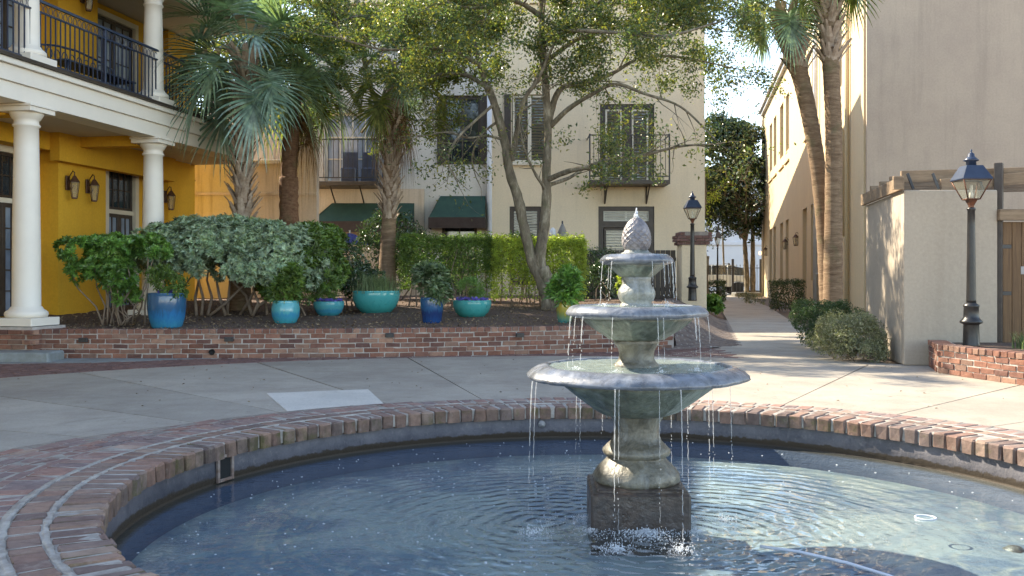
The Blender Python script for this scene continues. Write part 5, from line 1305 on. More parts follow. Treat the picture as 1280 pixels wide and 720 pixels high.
def shrub(name, lab, cat, base, blobs, n, size, mat, kind='leaf', zmin=None, group=None, ns=9, stemr=.018, smat=None, spread=.5, **kw):
    t = thing(name, lab, cat, base, 0, group); lump = kw.pop('lump', .28); nl = kw.pop('nl', 26); k_ = kw.pop('k', 7)
    p, nn_ = blob_points(blobs, n, lump, nl, zmin=zmin)
    if kind == 'rosette': V, Fq = rosettes(p, nn_+np.array([0,0,.5]), size, k_, **kw); link('foliage', np_mesh('foliage', V, Fq, mat), t)
    else: leaves_obj('foliage', p, nn_, size, mat, t, **kw)
    tp = []
    for k in range(ns):
        b = rnd.choice(blobs); tp.append(((rnd.uniform(-spread,spread)*b[3]+b[0]*.6, rnd.uniform(-.2,.2)*b[4]+b[1]*.6, 0), (b[0]+rnd.uniform(-.75,.75)*b[3], b[1]+rnd.uniform(-.6,.6)*b[4], b[2]+rnd.uniform(-.1,.4)*b[5])))
    if ns: stems(t, None, tp, stemr, smat or M['branch_dry'])
    return t

# big blue-green pittosporum mound
b0 = Vector((-4.95, 16.6, .47))
shrub('pittosporum_shrub', 'broad grey-green pittosporum mound spreading round the near palm trunks', 'shrub', b0,
      [(0,0,1.12,1.15,.8,.55),(-.85,.0,1.05,.75,.7,.50),(.95,-.1,.98,.85,.75,.62),(.2,-.35,.85,1.0,.6,.40),(1.25,-.25,.70,.50,.5,.50),(-.2,-.1,1.25,.8,.6,.45)], 9500, .085, L['pitto'], 'rosette', zmin=.42, ns=12, stemr=.03, nl=40, lump=.22)
b0 = Vector((-6.15, 16.9, .45))
shrub('dark_pittosporum', 'darker blue-green shrub behind the bright bush beside the porch column', 'shrub', b0, [(.45,0,1.35,.62,.5,.28),(.0,-.1,1.2,.5,.4,.25)], 2300, .085, L['blueleaf'], 'rosette', ns=4)
b0 = Vector((-6.05, 14.75, .39))
shrub('bright_bush', 'bright green flat-topped bush with bare twisted stems before the ochre wall', 'shrub', b0,
      [(-.55,0,1.15,.48,.35,.17),(-.05,0,1.18,.50,.4,.19),(.42,.05,1.16,.45,.4,.20),(-.42,-.05,.80,.28,.28,.26),(.05,-.1,.72,.24,.24,.32),(-.18,0,.93,.35,.3,.25),(.16,-.12,.42,.17,.18,.2)], 1500, .085, L['bright'], 'rosette', ns=16, stemr=.016, nl=16, k=8, lump=.24, spread=.3)
b0 = Vector((-4.35, 15.9, .43))
shrub('laurel_bush', 'mid green bush with pale pointed leaves right of the pittosporum mound', 'shrub', Vector((-3.5, 16.6, .46)),
      [(0,0,.85,.55,.5,.62),(-.35,-.2,.55,.4,.4,.4),(.2,.3,1.15,.4,.4,.35)], 2000, .10, L['hedge_dk'], 'rosette', ns=6, k=6)
shrub('dark_camellia', 'dark glossy camellia bush left of the wide bowl planter', 'shrub', Vector((-3.15, 17.9, .5)),
      [(0,0,.70,.52,.5,.55),(.35,0,.45,.4,.4,.42),(-.4,-.1,.9,.35,.4,.4)], 5200, .065, L['camellia'], ns=7)
shrub('tall_camellia', 'tall dark shrub behind the rough palm trunk under the wide awning', 'shrub', Vector((-2.65, 21.0, .6)),
      [(0,0,1.45,.62,.5,.50),(.35,-.1,1.0,.5,.5,.5),(-.35,0,.95,.45,.4,.5),(.1,-.2,.5,.45,.4,.4)], 5500, .075, L['camellia'], ns=8)
shrub('small_evergreen', 'small rounded evergreen behind the hedge between the oak trunks', 'shrub', Vector((.25, 21.4, .6)), [(0,0,1.1,.60,.4,.38),(-.3,0,.9,.4,.4,.3)], 2400, .06, L['camellia'], ns=4)
# hedge
def hedge(name, lab, x0, x1, y0, y1, z0, z1, n, size, mat, base, group=None, bare=0.0, rag=.05):
    t = thing(name, lab, 'hedge', base, 0, group); A = [(x1-x0)*(z1-z0), (x1-x0)*(y1-y0), (y1-y0)*(z1-z0), (y1-y0)*(z1-z0), (x1-x0)*(z1-z0)*.5]; A = np.array(A)/sum(A); ps = []; ns_ = []
    for k, (w_, nv) in enumerate(zip(A, [(0,-1,0),(0,0,1),(-1,0,0),(1,0,0),(0,1,0)])):
        m = int(n*w_); u = rng.random((m,3)); p = np.array([x0,y0,z0])+u*np.array([x1-x0,y1-y0,z1-z0])
        ax = [1,2,0,0,1][k]; val = [y0,z1,x0,x1,y1][k]; p[:,ax] = val+rng.normal(0, rag, m)-np.array(nv)[ax]*np.abs(rng.normal(0,.05,m)); ps.append(p); ns_.append(np.tile(nv,(m,1)))
    p = np.concatenate(ps); q = np.concatenate(ns_)
    lump = .07*np.sin(p[:,0]*5.1+p[:,2]*3)*np.sin(p[:,2]*6+p[:,0]*2.3)+.05*np.sin(p[:,0]*11+3); p[:,1] += lump; p[:,2] += .05*np.sin(p[:,0]*3.7+p[:,1]*4)*(q[:,2] > .5)
    if bare: 
        f = (p[:,2]-z0)/(z1-z0); k = rng.random(len(p)) < np.clip((f-bare*(.75+.35*np.sin(p[:,0]*4.3)))*5, .25, 1); p, q = p[k], q[k]
    leaves_obj('foliage', p, q+np.array([0,0,.35]), size, mat, t); tp = []
    for k in range(int((x1-x0)*9)):
        x = rnd.uniform(x0+.05, x1-.05); y = rnd.uniform(y0+.1, y1-.1); tp.append(((x, y, 0), (x+rnd.uniform(-.25,.25), y+rnd.uniform(-.2,.1), z1-.15*rnd.random())))
    stems(t, None, tp, .016, M['branch_dry'] if bare else M['bark']); return t
hb = Vector((-2.15, 18.5, .54))
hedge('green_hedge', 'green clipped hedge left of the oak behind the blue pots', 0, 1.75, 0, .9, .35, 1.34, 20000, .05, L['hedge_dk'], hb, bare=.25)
hedge('yellow_green_hedge', 'yellow-green hedge, sunlight painted into its leaf colour, with bare lower stems behind the oak', 1.78, 3.55, -.05, .95, .15, 1.30, 26000, .05, L['hedge'], hb, bare=.36)
hedge('dark_hedge', 'dark hedge in front of the low timber fence', 0, .75, 0, .5, .05, 1.1, 3200, .05, L['camellia'], Vector((1.55, 21.3, .6)))  # takes the dark camellia leaf colour
shrub('lime_shrub', 'small lime green shrub behind the fountain stem', 'shrub', Vector((2.38, 19.6, .55)), [(0,0,.38,.22,.22,.32)], 700, .07, L['hedge'], ns=3)
shrub('dark_small_shrub', 'dark low shrub behind the fountain beside the lime shrub', 'shrub', Vector((1.9, 20.2, .57)), [(0,0,.45,.35,.3,.4)], 1400, .06, L['camellia'], ns=3)
# clipped bushes by the path
hedge('boxwood', 'clipped boxwood block against the beige building on the right of the path', -.5, .46, -.4, .5, .06, .98, 4200, .055, L['box'], G(985, 388.5, 0), group='clipped boxwoods by the path', rag=.03)
hedge('boxwood', 'clipped boxwood block left of the path in front of the far lamp', -.45, .45, -.4, .4, .05, .9, 2600, .07, L['box'], Vector((8.95, 42.5, 0)), group='clipped boxwoods by the path', rag=.03)
shrub('leafy_plant', 'bright leafy plant at the left edge of the path above the brick apron', 'plant', P(888, 384, 27)+Vector((0,0,-.1)), [(0,0,.15,.28,.25,.2)], 260, .14, L['bright'], 'rosette', ns=0)
shrub('grey_green_shrub', 'speckled grey-green shrub beside the sunlit side of the garden wall', 'shrub', Vector((4.62, 12.95, 0)), [(0,0,.26,.40,.42,.34),(.05,.1,.30,.32,.35,.30),(-.10,.4,.26,.36,.4,.32),(0,-.1,.12,.40,.38,.2)], 17000, .032, L['indian'], ns=10, stemr=.008, zmin=.03, jitter=.9)
shrub('dark_low_shrub', 'darker low shrub in front of the twin palms', 'shrub', Vector((4.95, 15.3, 0)), [(0,0,.30,.40,.5,.36),(.3,-.1,.40,.32,.4,.30),(-.05,-.5,.22,.3,.4,.28),(.1,.7,.4,.4,.4,.34)], 17000, .034, L['box'], ns=10, stemr=.008, zmin=.03, jitter=.9)
for (x, y, s, lab) in ((9.6,38,.22,'small ground plant at the foot of the beige building beyond the boxwood'),(9.95,40.5,.25,'second small ground plant at the foot of the beige building'),(6.1,18.2,.12,'small plant at the path edge beside the twin palms')):
    shrub('ground_plant', lab, 'plant', Vector((x, y, 0)), [(0,0,s*.7,s*2,s*2,s)], 500, .06, L['indian'], ns=0)
# grass tuft in the brick planter
def blades(name, lab, cat, base, n, h, mat, spread=.05, w=.012, lean=.7, group=None, parent=None):
    m = []; 
    for k in range(n):
        a = rnd.uniform(0, 2*math.pi); ln = h*rnd.uniform(.6,1.1); le = lean*rnd.uniform(.2,1.1); b = Vector((rnd.gauss(0,spread), rnd.gauss(0,spread), 0)); s = Vector((-math.sin(a), math.cos(a), 0))*w*.5; pts = []
        for j in range(5):
            t = j/4; p = b+Vector((math.cos(a)*ln*le*t*t*.9, math.sin(a)*ln*le*t*t*.9, ln*(t-.45*le*t*t*t))); ww = s*(1-t*.92); pts += [p-ww, p+ww]
        m.append(pts)
    V = np.array([[tuple(p) for p in q] for q in m]).reshape(-1,3); Fq = []
    for k in range(n):
        for j in range(4): o = k*10+j*2; Fq.append((o, o+1, o+3, o+2))
    t = thing(name, lab, cat, base, 0, group); link('leaves', np_mesh('leaves', V, Fq, mat), t); return t
blades('grass_tuft', 'spiky green grass tuft in the brick planter right of the lamp', 'plant', Vector((6.0, 11.2, .30)), 150, .26, L['rosemary'], .06, .014, .9)
blades('grass_tuft', 'second grass tuft at the right edge of the brick planter', 'plant', Vector((6.35, 11.0, .30)), 120, .22, L['feather'], .06, .014, .9)

# ------------------------------------------------------------------ glazed pots
def pot(name, lab, px, Y, prof, mat):
    x = (px-640)/F*Y; z = min(.365+.04*(Y-14), .62)
    t = thing(name, lab, 'pot', (x, Y, z-.01)); R1 = prof[-1][0]; H = prof[-1][1]
    pr_ = prof+[(R1+.006, H+.012), (R1-.008, H+.018), (R1-.022, H+.010), (R1-.03, H-.03)]
    MB().lathe(pr_, 40).build('vessel', mat, t); m = MB(); m.lathe([(R1-.028, H-.035), (R1-.03, H-.03)], 30); m.build('soil', M['mulch'], t)
    return t, Vector((x, Y, z-.01+H-.03))
tall = lambda r, h: [(r*.70,0),(r*.80,h*.06),(r*.93,h*.3),(r*1.0,h*.6),(r*.99,h*.85),(r*.97,h*.93)]
bowlp = lambda r, h: [(r*.5,0),(r*.62,h*.05),(r*.84,h*.3),(r*.96,h*.6),(r*1.0,h*.85),(r*.98,h*.93)]
potA, tA = pot('tall_pot', 'large tall blue glazed pot at the left, nearest the ochre wall', 208.5, 14.3, tall(.28,.55), M['glaze_blue'])
potB, tB = pot('rounded_pot', 'rounded turquoise pot trailing yellow stems in front of the pittosporum', 357, 15.1, [(.15,0),(.17,.02),(.215,.12),(.222,.22),(.205,.32),(.195,.345)], M['glaze_aqua'])
potC, tC = pot('bowl_pot', 'small turquoise bowl pot with violet flowers left of the wide bowl', 411, 16.5, bowlp(.265,.26), M['glaze_aqua'])
potD, tD = pot('bowl_pot', 'widest turquoise bowl planter in front of the rough palm trunk', 470, 17.1, bowlp(.43,.42), M['glaze_teal'])
potE, tE = pot('tall_pot', 'slim tall cobalt blue pot right of the wide bowl', 540, 15.2, [(.14,0),(.15,.02),(.175,.2),(.185,.36),(.18,.39)], M['glaze_cobalt'])
potF, tF = pot('bowl_pot', 'turquoise bowl pot with violet pansies left of the oak trunk', 590, 16.2, bowlp(.33,.30), M['glaze_teal'])
potG, tG = pot('tall_pot', 'yellow and green glazed pot right of the oak trunk behind the fountain', 706, 15.2, tall(.135,.34), M['glaze_yellow'])
def inpot(name, lab, top, blobs, n, size, mat, **kw): return shrub(name, lab, 'plant', top, blobs, n, size, mat, **kw)
inpot('potted_shrub', 'loose green plant spilling over the large tall blue pot', tA, [(.05,0,.18,.24,.22,.16),(-.1,0,.30,.2,.2,.15),(.16,-.12,.03,.18,.15,.12)], 1300, .055, L['hedge_dk'], ns=6, stemr=.006)
inpot('potted_laurel', 'upright plant with pointed leaves in the rounded turquoise pot', tB, [(0,0,.20,.17,.15,.20),(.12,0,.40,.14,.14,.15),(-.06,0,.12,.12,.12,.12)], 170, .12, L['hedge_dk'], kind='rosette', ns=5, stemr=.006, k=6, aspect=.3)
blades('trailing_stems', 'yellow trailing stems over the rim of the rounded turquoise pot', 'plant', tB, 70, .24, L['palm_yellow'], .08, .012, 1.6)
inpot('feathery_plant', 'feathery green plant in the small turquoise bowl pot', tC, [(0,0,.22,.20,.18,.18),(-.08,0,.12,.2,.15,.1)], 2600, .05, L['feather'], ns=4, stemr=.005, aspect=.15, jitter=1)
blades('needle_grass', 'wispy needle-leaved grass filling the widest bowl planter', 'plant', tD, 900, .40, L['rosemary'], .16, .010, .75)
inpot('variegated_plant', 'pale variegated leafy plant in the slim cobalt pot', tE, [(0,0,.28,.20,.2,.2),(-.08,0,.42,.18,.15,.12),(.1,0,.12,.16,.15,.12)], 230, .13, L['white_var'], kind='rosette', ns=5, stemr=.006, k=6, aspect=.35)
inpot('feathery_plant', 'feathery green plant in the pansy bowl left of the oak', tF, [(-.03,0,.22,.22,.18,.2),(.1,0,.12,.2,.15,.1)], 2600, .05, L['feather'], ns=4, stemr=.005, aspect=.15, jitter=1)
inpot('potted_ginger', 'tall bright green leafy plant in the yellow glazed pot', tG, [(0,0,.22,.20,.18,.22),(-.08,0,.12,.16,.15,.12),(.05,0,.42,.11,.11,.13)], 190, .15, L['bright'], kind='rosette', ns=6, stemr=.008, k=6, aspect=.3)
for (top, r, lab) in ((tC, .22, 'violet pansies at the rim of the small turquoise bowl pot'), (tF, .27, 'violet pansies at the rim of the bowl pot left of the oak'), (tA, .12, 'few violet flowers at the rim of the large tall blue pot')):
    t = thing('pansies', lab, 'flowers', top); m_ = 60; a = rng.uniform(0, 2*math.pi, m_); rr = r*np.sqrt(rng.uniform(.3,1,m_)); p = np.stack([rr*np.cos(a), rr*np.sin(a), .05+.04*rng.random(m_)], 1)
    V, Fq = rosettes(p, np.tile([0,-.7,.7],(m_,1)), .028, 5, .9, 1.2); tag(link('petals', np_mesh('petals', V, Fq, L['flower']), t), kind='stuff')
    a = rng.uniform(0, 2*math.pi, 200); rr = r*np.sqrt(rng.random(200)); p = np.stack([rr*np.cos(a), rr*np.sin(a), .03*rng.random(200)], 1); leaves_obj('leaves', p, np.tile([0,0,1.],(200,1)), .045, L['hedge_dk'], t, jitter=.8)
# fallen leaves and chips of bark on the bed
n_ = 5200; x = rng.uniform(-7.5, 3.6, n_); y = 13.6+rng.random(n_)**1.6*7; p = []
for xx, yy in zip(x, y):
    yw = 13.5
    for a_, b_ in zip(WP, WP[1:]):
        if a_.x <= xx <= b_.x: yw = a_.y+(b_.y-a_.y)*(xx-a_.x)/(b_.x-a_.x)+.22
    if xx > WP[-1].x: continue
    if yy > yw: p.append((xx, yy, bedz(xx, yy)+.02))
o = leaves_obj('leaf_litter', np.array(p), np.tile([0,0,1.],(len(p),1)), .045, L['litter'], jitter=.5, aspect=.5); tag(o, 'scattered dry leaves and bark chips over the planting bed', 'leaf litter', kind='stuff')
n_ = 700; xx = rng.uniform(-6, 8, n_); yy = rng.uniform(8.3, 14, n_); keep = (np.hypot(xx-PC.x, yy-PC.y) > 3.5) & (np.hypot(xx-PC.x, yy-PC.y) < 8.3) & (rng.random(n_) < .25)
p = np.stack([xx, yy, np.full(n_, .006)], 1)[keep]
tag(leaves_obj('ground_leaves', p, np.tile([0,0,1.],(len(p),1)), .03, L['litter'], jitter=.25, aspect=.5), 'a few dry leaves lying on the concrete', 'leaf litter', kind='stuff')

# ------------------------------------------------------------------ palms
def frond_mesh(elev, seed, mat, blade=1.0, pet=.7, N=36, dead=False):
    q = random.Random(seed); V = []; Fs = []
    # petiole
    pts = []; e = elev; p = Vector((0,0,0)); ns_ = 7
    for k in range(ns_+1):
        pts.append(p.copy()); e2 = e-R(18)*(k/ns_)*(1.0 if not dead else 1.6); p = p+Vector((math.cos(e2), 0, math.sin(e2)))*pet/ns_
    e = e2
    mb = MB(); mb.tube(pts, [.022-.012*k/ns_ for k in range(ns_+1)], 4); V = list(mb.v); Fs = [f if len(f) == 4 else f for f in mb.f]
    Fs = [f for f in Fs if len(f) == 4]
    costa = []; p = pts[-1]
    for k in range(9): costa.append((p.copy(), e)); e -= R(6.5 if not dead else 12); p = p+Vector((math.cos(e),0,math.sin(e)))*.42*blade/8
    amax = R(118)
    for j in range(N):
        al = -amax+2*amax*j/(N-1)+q.uniform(-.02,.02); s = max(0.0, 1-abs(al)/amax)**.8; idx = min(7.99, s*8); i0 = int(idx); f_ = idx-i0
        b = costa[i0][0].lerp(costa[min(8,i0+1)][0], f_); ee = costa[i0][1]
        T = Vector((math.cos(ee),0,math.sin(ee))); Nn = Vector((-math.sin(ee),0,math.cos(ee))); S = Vector((0,1,0))
        Dv = (T*math.cos(al)+S*math.sin(al)+Nn*.36*abs(math.sin(al))).normalized(); Wd = Dv.cross(Nn).normalized()
        L_ = blade*(.62+.32*math.cos(al*.6))*q.uniform(.88,1.08); dr = (.18 if not dead else 1.3)*q.uniform(.6,1.5); prev = None; ns2 = 5; w0 = .050*blade*(1.0 if not dead else .6); o = len(V)
        cur = b.copy()
        for k in range(ns2+1):
            t = k/ns2; pp = b+Dv*L_*t+Vector((0,0,-1))*dr*L_*t*t*t*.9-(Dv*L_*.18*t*t*t if not dead else Dv*L_*.4*t*t)
            ww = w0*(1-t**1.6*.93)*(.55+.45*min(1,t*4)); V += [tuple(pp-Wd*ww*.5), tuple(pp+Wd*ww*.5)]
        for k in range(ns2): Fs.append((o+2*k, o+2*k+1, o+2*k+3, o+2*k+2))
    return np_mesh('frond', V, Fs, mat)
FR = {}
def frond(elev_deg, mat, dead=False):
    key = (round(elev_deg/14)*14, mat, rnd.randrange(2), dead)
    if key not in FR: FR[key] = frond_mesh(R(key[0]), hash(key[:1]+(key[2],)) % 1000+7, L[mat], dead=dead)
    return FR[key]
def trunk_mesh(path, rads, mat, n=20, rings=True):
    # smooth the path by resampling
    pts = [Vector(p) for p in path]; out = []; rr = []
    K = 14
    for i in range(len(pts)-1):
        p0 = pts[max(0,i-1)]; p1 = pts[i]; p2 = pts[i+1]; p3 = pts[min(len(pts)-1,i+2)]
        for k in range(K):
            t = k/K; out.append(.5*((2*p1)+(p2-p0)*t+(2*p0-5*p1+4*p2-p3)*t*t+(3*p1-p0-3*p2+p3)*t**3)); rr.append(rads[i]+(rads[i+1]-rads[i])*t)
    out.append(pts[-1]); rr.append(rads[-1])
    if rings: rr = [r*(1+(.025 if k%2 else -.015)+rnd.uniform(-.01,.01)) for k, r in enumerate(rr)]
    return MB().tube(out, rr, n, jit=.02), out, rr
bootm = []
for sd in range(4):
    q = random.Random(sd); m = MB(); w_ = .075*q.uniform(.85,1.15); Ln = .30*q.uniform(.8,1.25); V = []; fk = q.uniform(.02,.05)
    for k in range(6):
        t = k/5; wz = w_*(1-.55*t)*(1+.0*t); z = Ln*t; y = -.02-.16*t**1.3*Ln/.3; th = .016*(1-.4*t); tw = q.uniform(-.006,.006)
        V += [(-wz+tw,y+.01,z),(0+tw,y-th,z),(wz+tw,y+.01,z),(0+tw,y+th,z)]
    Fs = [(0,1,2,3),(23,22,21,20)]
    for k in range(5):
        for j in range(4): Fs.append((k*4+j, k*4+(j+1)%4, k*4+4+(j+1)%4, k*4+4+j))
    m.add(V, Fs); bootm.append(m.mesh('leaf_boot', M['boot']))
def palm(lab, path, rads, crown, nf, mats, boots=None, scale=1., deadn=0, elmin=-50, rough=None, smat='palm_smooth', azs=None, ngreen=None, bscale=1.):
    base = Vector(path[0]); t = thing('palmetto_palm', lab, 'palm tree', base)
    mb, out, rr = trunk_mesh([Vector(p)-base for p in path], rads, None); mb.build('trunk', M[smat], t)
    if rough:      # the fibrous sleeve between boots and smooth bark
        z0, z1 = rough; ids = [i for i, p in enumerate(out) if z0 <= p.z <= z1]
        MB().tube([out[i] for i in ids], [rr[i]*(1.16+rnd.uniform(-.03,.03)) for i in ids], 20, jit=.05).build('fibre_sleeve', M['palm_rough'], t)
    if boots:
        z0, z1, dens = boots; z = z0; k = 0
        while z < z1:
            i = min(range(len(out)), key=lambda j: abs(out[j].z-z)); c = out[i]; r = rr[i]
            for j in range(5):
                a = 2*math.pi*(j/5)+(k%2)*math.pi/5+k*.13+rnd.uniform(-.1,.1); o = link('leaf_boot', rnd.choice(bootm), t)
                o.location = c+Vector((math.sin(a)*r*.8, -math.cos(a)*r*.8, rnd.uniform(-.03,.03))); s = rnd.uniform(.8,1.15)*dens*bscale
                if z > z1-.35: s *= 1.25
                o.rotation_euler = (R(rnd.uniform(-6,10)), R(rnd.uniform(-9,9)), a); o.scale = (s, s, s)
            z += .105*dens; k += 1
    c = Vector(crown)-base
    for k in range(nf):
        f_ = (k+.5)/nf; el = 82-(82-elmin)*f_**.85; az = k*2.39996+rnd.uniform(-.25,.25)
        o = link('frond', frond(el+rnd.uniform(-7,7), rnd.choice(mats)), t); o.location = c+Vector((0,0,.25*(1-f_)-.08)); o.rotation_euler = (rnd.uniform(-.15,.15), 0, az); s = scale*rnd.uniform(.85,1.12); o.scale = (s,s,s)
    for k in range(deadn):
        az = rnd.uniform(0, 2*math.pi); o = link('dead_frond', frond(-56, 'palm_dead', True), t); o.location = c+Vector((0,0,-.1-rnd.random()*.5)); o.rotation_euler = (rnd.uniform(-.15,.15), 0, az); s = scale*rnd.uniform(.6,1.05); o.scale = (s,s,s)
    return t
Y1 = 17.6; palm('left palm with a criss-cross booted trunk rising behind the pittosporum', [P(300,388,Y1),P(301,330,Y1),P(303,270,Y1),P(304,200,Y1),P(307,125,Y1),P(309,85,Y1)], [.22,.16,.145,.145,.15,.14], P(310,78,Y1), 24, ['palm','palm_blue','palm_blue'], boots=(1.55,4.7,.88), scale=1.12, elmin=-30)
Y2 = 19.8; palm('slimmer palm with a reddish fibrous trunk right of the booted palm', [P(364,380,Y2),P(362,320,Y2),P(361,240,Y2),P(363,180,Y2),P(368,120,Y2),P(374,105,Y2)], [.19,.165,.165,.165,.15,.13], P(376,100,Y2), 18, ['palm','palm_blue','palm_yellow','palm'], rough=(1.55,2.65), deadn=4, elmin=-34, smat='palm_rough')
Y3 = 19.0; palm('palm with a shaggy booted upper trunk behind the widest bowl planter', [P(484,384,Y3),P(484,330,Y3),P(486,280,Y3),P(489,200,Y3),P(492,140,Y3),P(494,100,Y3)], [.20,.16,.14,.13,.13,.12], P(494,98,Y3), 16, ['palm_yellow','palm_yellow','palm'], boots=(1.75,4.6,.85), bscale=.9, deadn=11, elmin=-35, scale=.78)
Y4 = 19.0; palm('leaning palm of the twin palms, its trunk curving left over the path', [P(1037,425,Y4),P(1034,360,Y4),P(1028,260,Y4),P(1018,180,Y4),P(1003,105,Y4),P(988,58,Y4),P(982,35,Y4)], [.17,.155,.15,.15,.16,.19,.18], P(978,0,Y4), 18, ['palm_yellow','palm','palm_yellow'], boots=(5.3,6.45,.85), bscale=1.25, elmin=-48, scale=.8)
Y5 = 18.6; palm('upright palm of the twin palms beside the beige building', [P(1040,425,Y5),P(1041,360,Y5),P(1042,260,Y5),P(1042,160,Y5),P(1039,90,Y5),P(1036,20,Y5),P(1037,0,Y5)], [.20,.18,.165,.155,.155,.19,.18], P(1037,-60,Y5), 20, ['palm_yellow','palm','palm_blue'], boots=(5.35,6.6,.9), elmin=-32, scale=.9)

# ------------------------------------------------------------------ broadleaf trees
def grow(mb, tips, p, d, length, r, depth, grav=0., wander=.35, q=rnd):
    n_ = max(2, int(length/.16)); pts = [p.copy()]; cur = p.copy(); rs = [r]; kids_ = []
    for k in range(n_):
        d = (d+Vector((q.gauss(0,wander), q.gauss(0,wander), q.gauss(0,wander)-grav))*.42).normalized(); cur = cur+d*(length/n_); pts.append(cur.copy()); rs.append(r*(1-.75*(k+1)/n_))
        if depth > 0 and k >= 1 and q.random() < .62: kids_.append((cur.copy(), d.copy(), r*(1-.6*(k+1)/n_)))
    mb.tube(pts, rs, 5 if r > .02 else 3, caps=False)
    for (c, dd, rr) in kids_:
        nd = (dd+Vector((q.gauss(0,.8), q.gauss(0,.8), q.gauss(0,.6)))).normalized(); grow(mb, tips, c, nd, length*q.uniform(.45,.75), rr*.65, depth-1, grav, wander, q)
    if depth <= 1:
        for c in pts[1:]: tips.append(c)
def tree(name, lab, limbs, base, leaf, leafn, leafsize, sub=2, spawn=.5, extra=None, sublen=.9, dens=None, barkm='bark', scat=.10):
    t = thing(name, lab, 'tree', base); trunk = MB(); br = MB(); tips = []
    for k, lb in enumerate(limbs):
        path = smooth_path([P(*c)-Vector(base) for c in lb['p']]); N_ = len(path); r0, r1 = lb['r']; rs = [r0+(r1-r0)*(i/(N_-1))**.8 for i in range(N_)]
        (trunk if lb.get('trunk') else br).tube(path, [r*(1+rnd.uniform(-.08,.08)) for r in rs], 12 if lb.get('trunk') else 8, jit=.06)
        st_ = lb.get('from', .25); sp = lb.get('spawn', spawn); sl = lb.get('len', sublen)
        for i in range(int(N_*st_), N_):
            if rnd.random() < sp:
                dd = (path[min(i+1,N_-1)]-path[i-1]).normalized(); nd = (dd*.6+Vector((rnd.gauss(0,.6), rnd.gauss(0,.6), rnd.gauss(0,.5)+lb.get('up',.1)))).normalized(); grow(br, tips, path[i], nd, sl*rnd.uniform(.6,1.3), max(.012, rs[i]*.5), lb.get('sub', sub), lb.get('grav', .0))
        if st_ < 1: grow(br, tips, path[-1], (path[-1]-path[-2]).normalized(), sl, r1, sub)
    trunk.build('trunk', M[barkm], t); br.build('branches', M[barkm], t)
    tips = np.array([tuple(v) for v in tips]); 
    # clumped: some twigs carry many leaves, others few
    wts = .12+rng.random(len(tips))**1.6; 
    if dens is not None: wts = wts*dens(tips+np.array(base))
    idx = rng.choice(len(tips), leafn, p=wts/wts.sum()); p = tips[idx]+rng.normal(0, scat, (leafn,3))
    leaves_obj('crown', p, rng.normal(0,1,(leafn,3))+np.array([0,0,.6]), leafsize, leaf, t, aspect=.5, svar=.4)
    return t
YO = 17.8
def pxdens(a):       # thins the leaves where the photograph shows bare twigs
    px = 640+a[:,0]/a[:,1]*F; py = HY-(a[:,2]-CAMZ)/a[:,1]*F; d = np.ones(len(a))
    d *= np.where((py > 95) & (px > 620) & (px < 700) & (py < 330), .25, 1)
    d *= np.where((py > 150) & (px > 800), .35, 1); d *= np.where((py > 118) & (py < 160) & (px > 690), .5, 1); d *= np.where((py > 110) & (px < 625), .32, 1)
    d *= np.where((py > 235), .25, 1); d *= np.where(py < 90, 1.6, 1); return d
V3 = Vector
ob = P(696, 389, YO); 
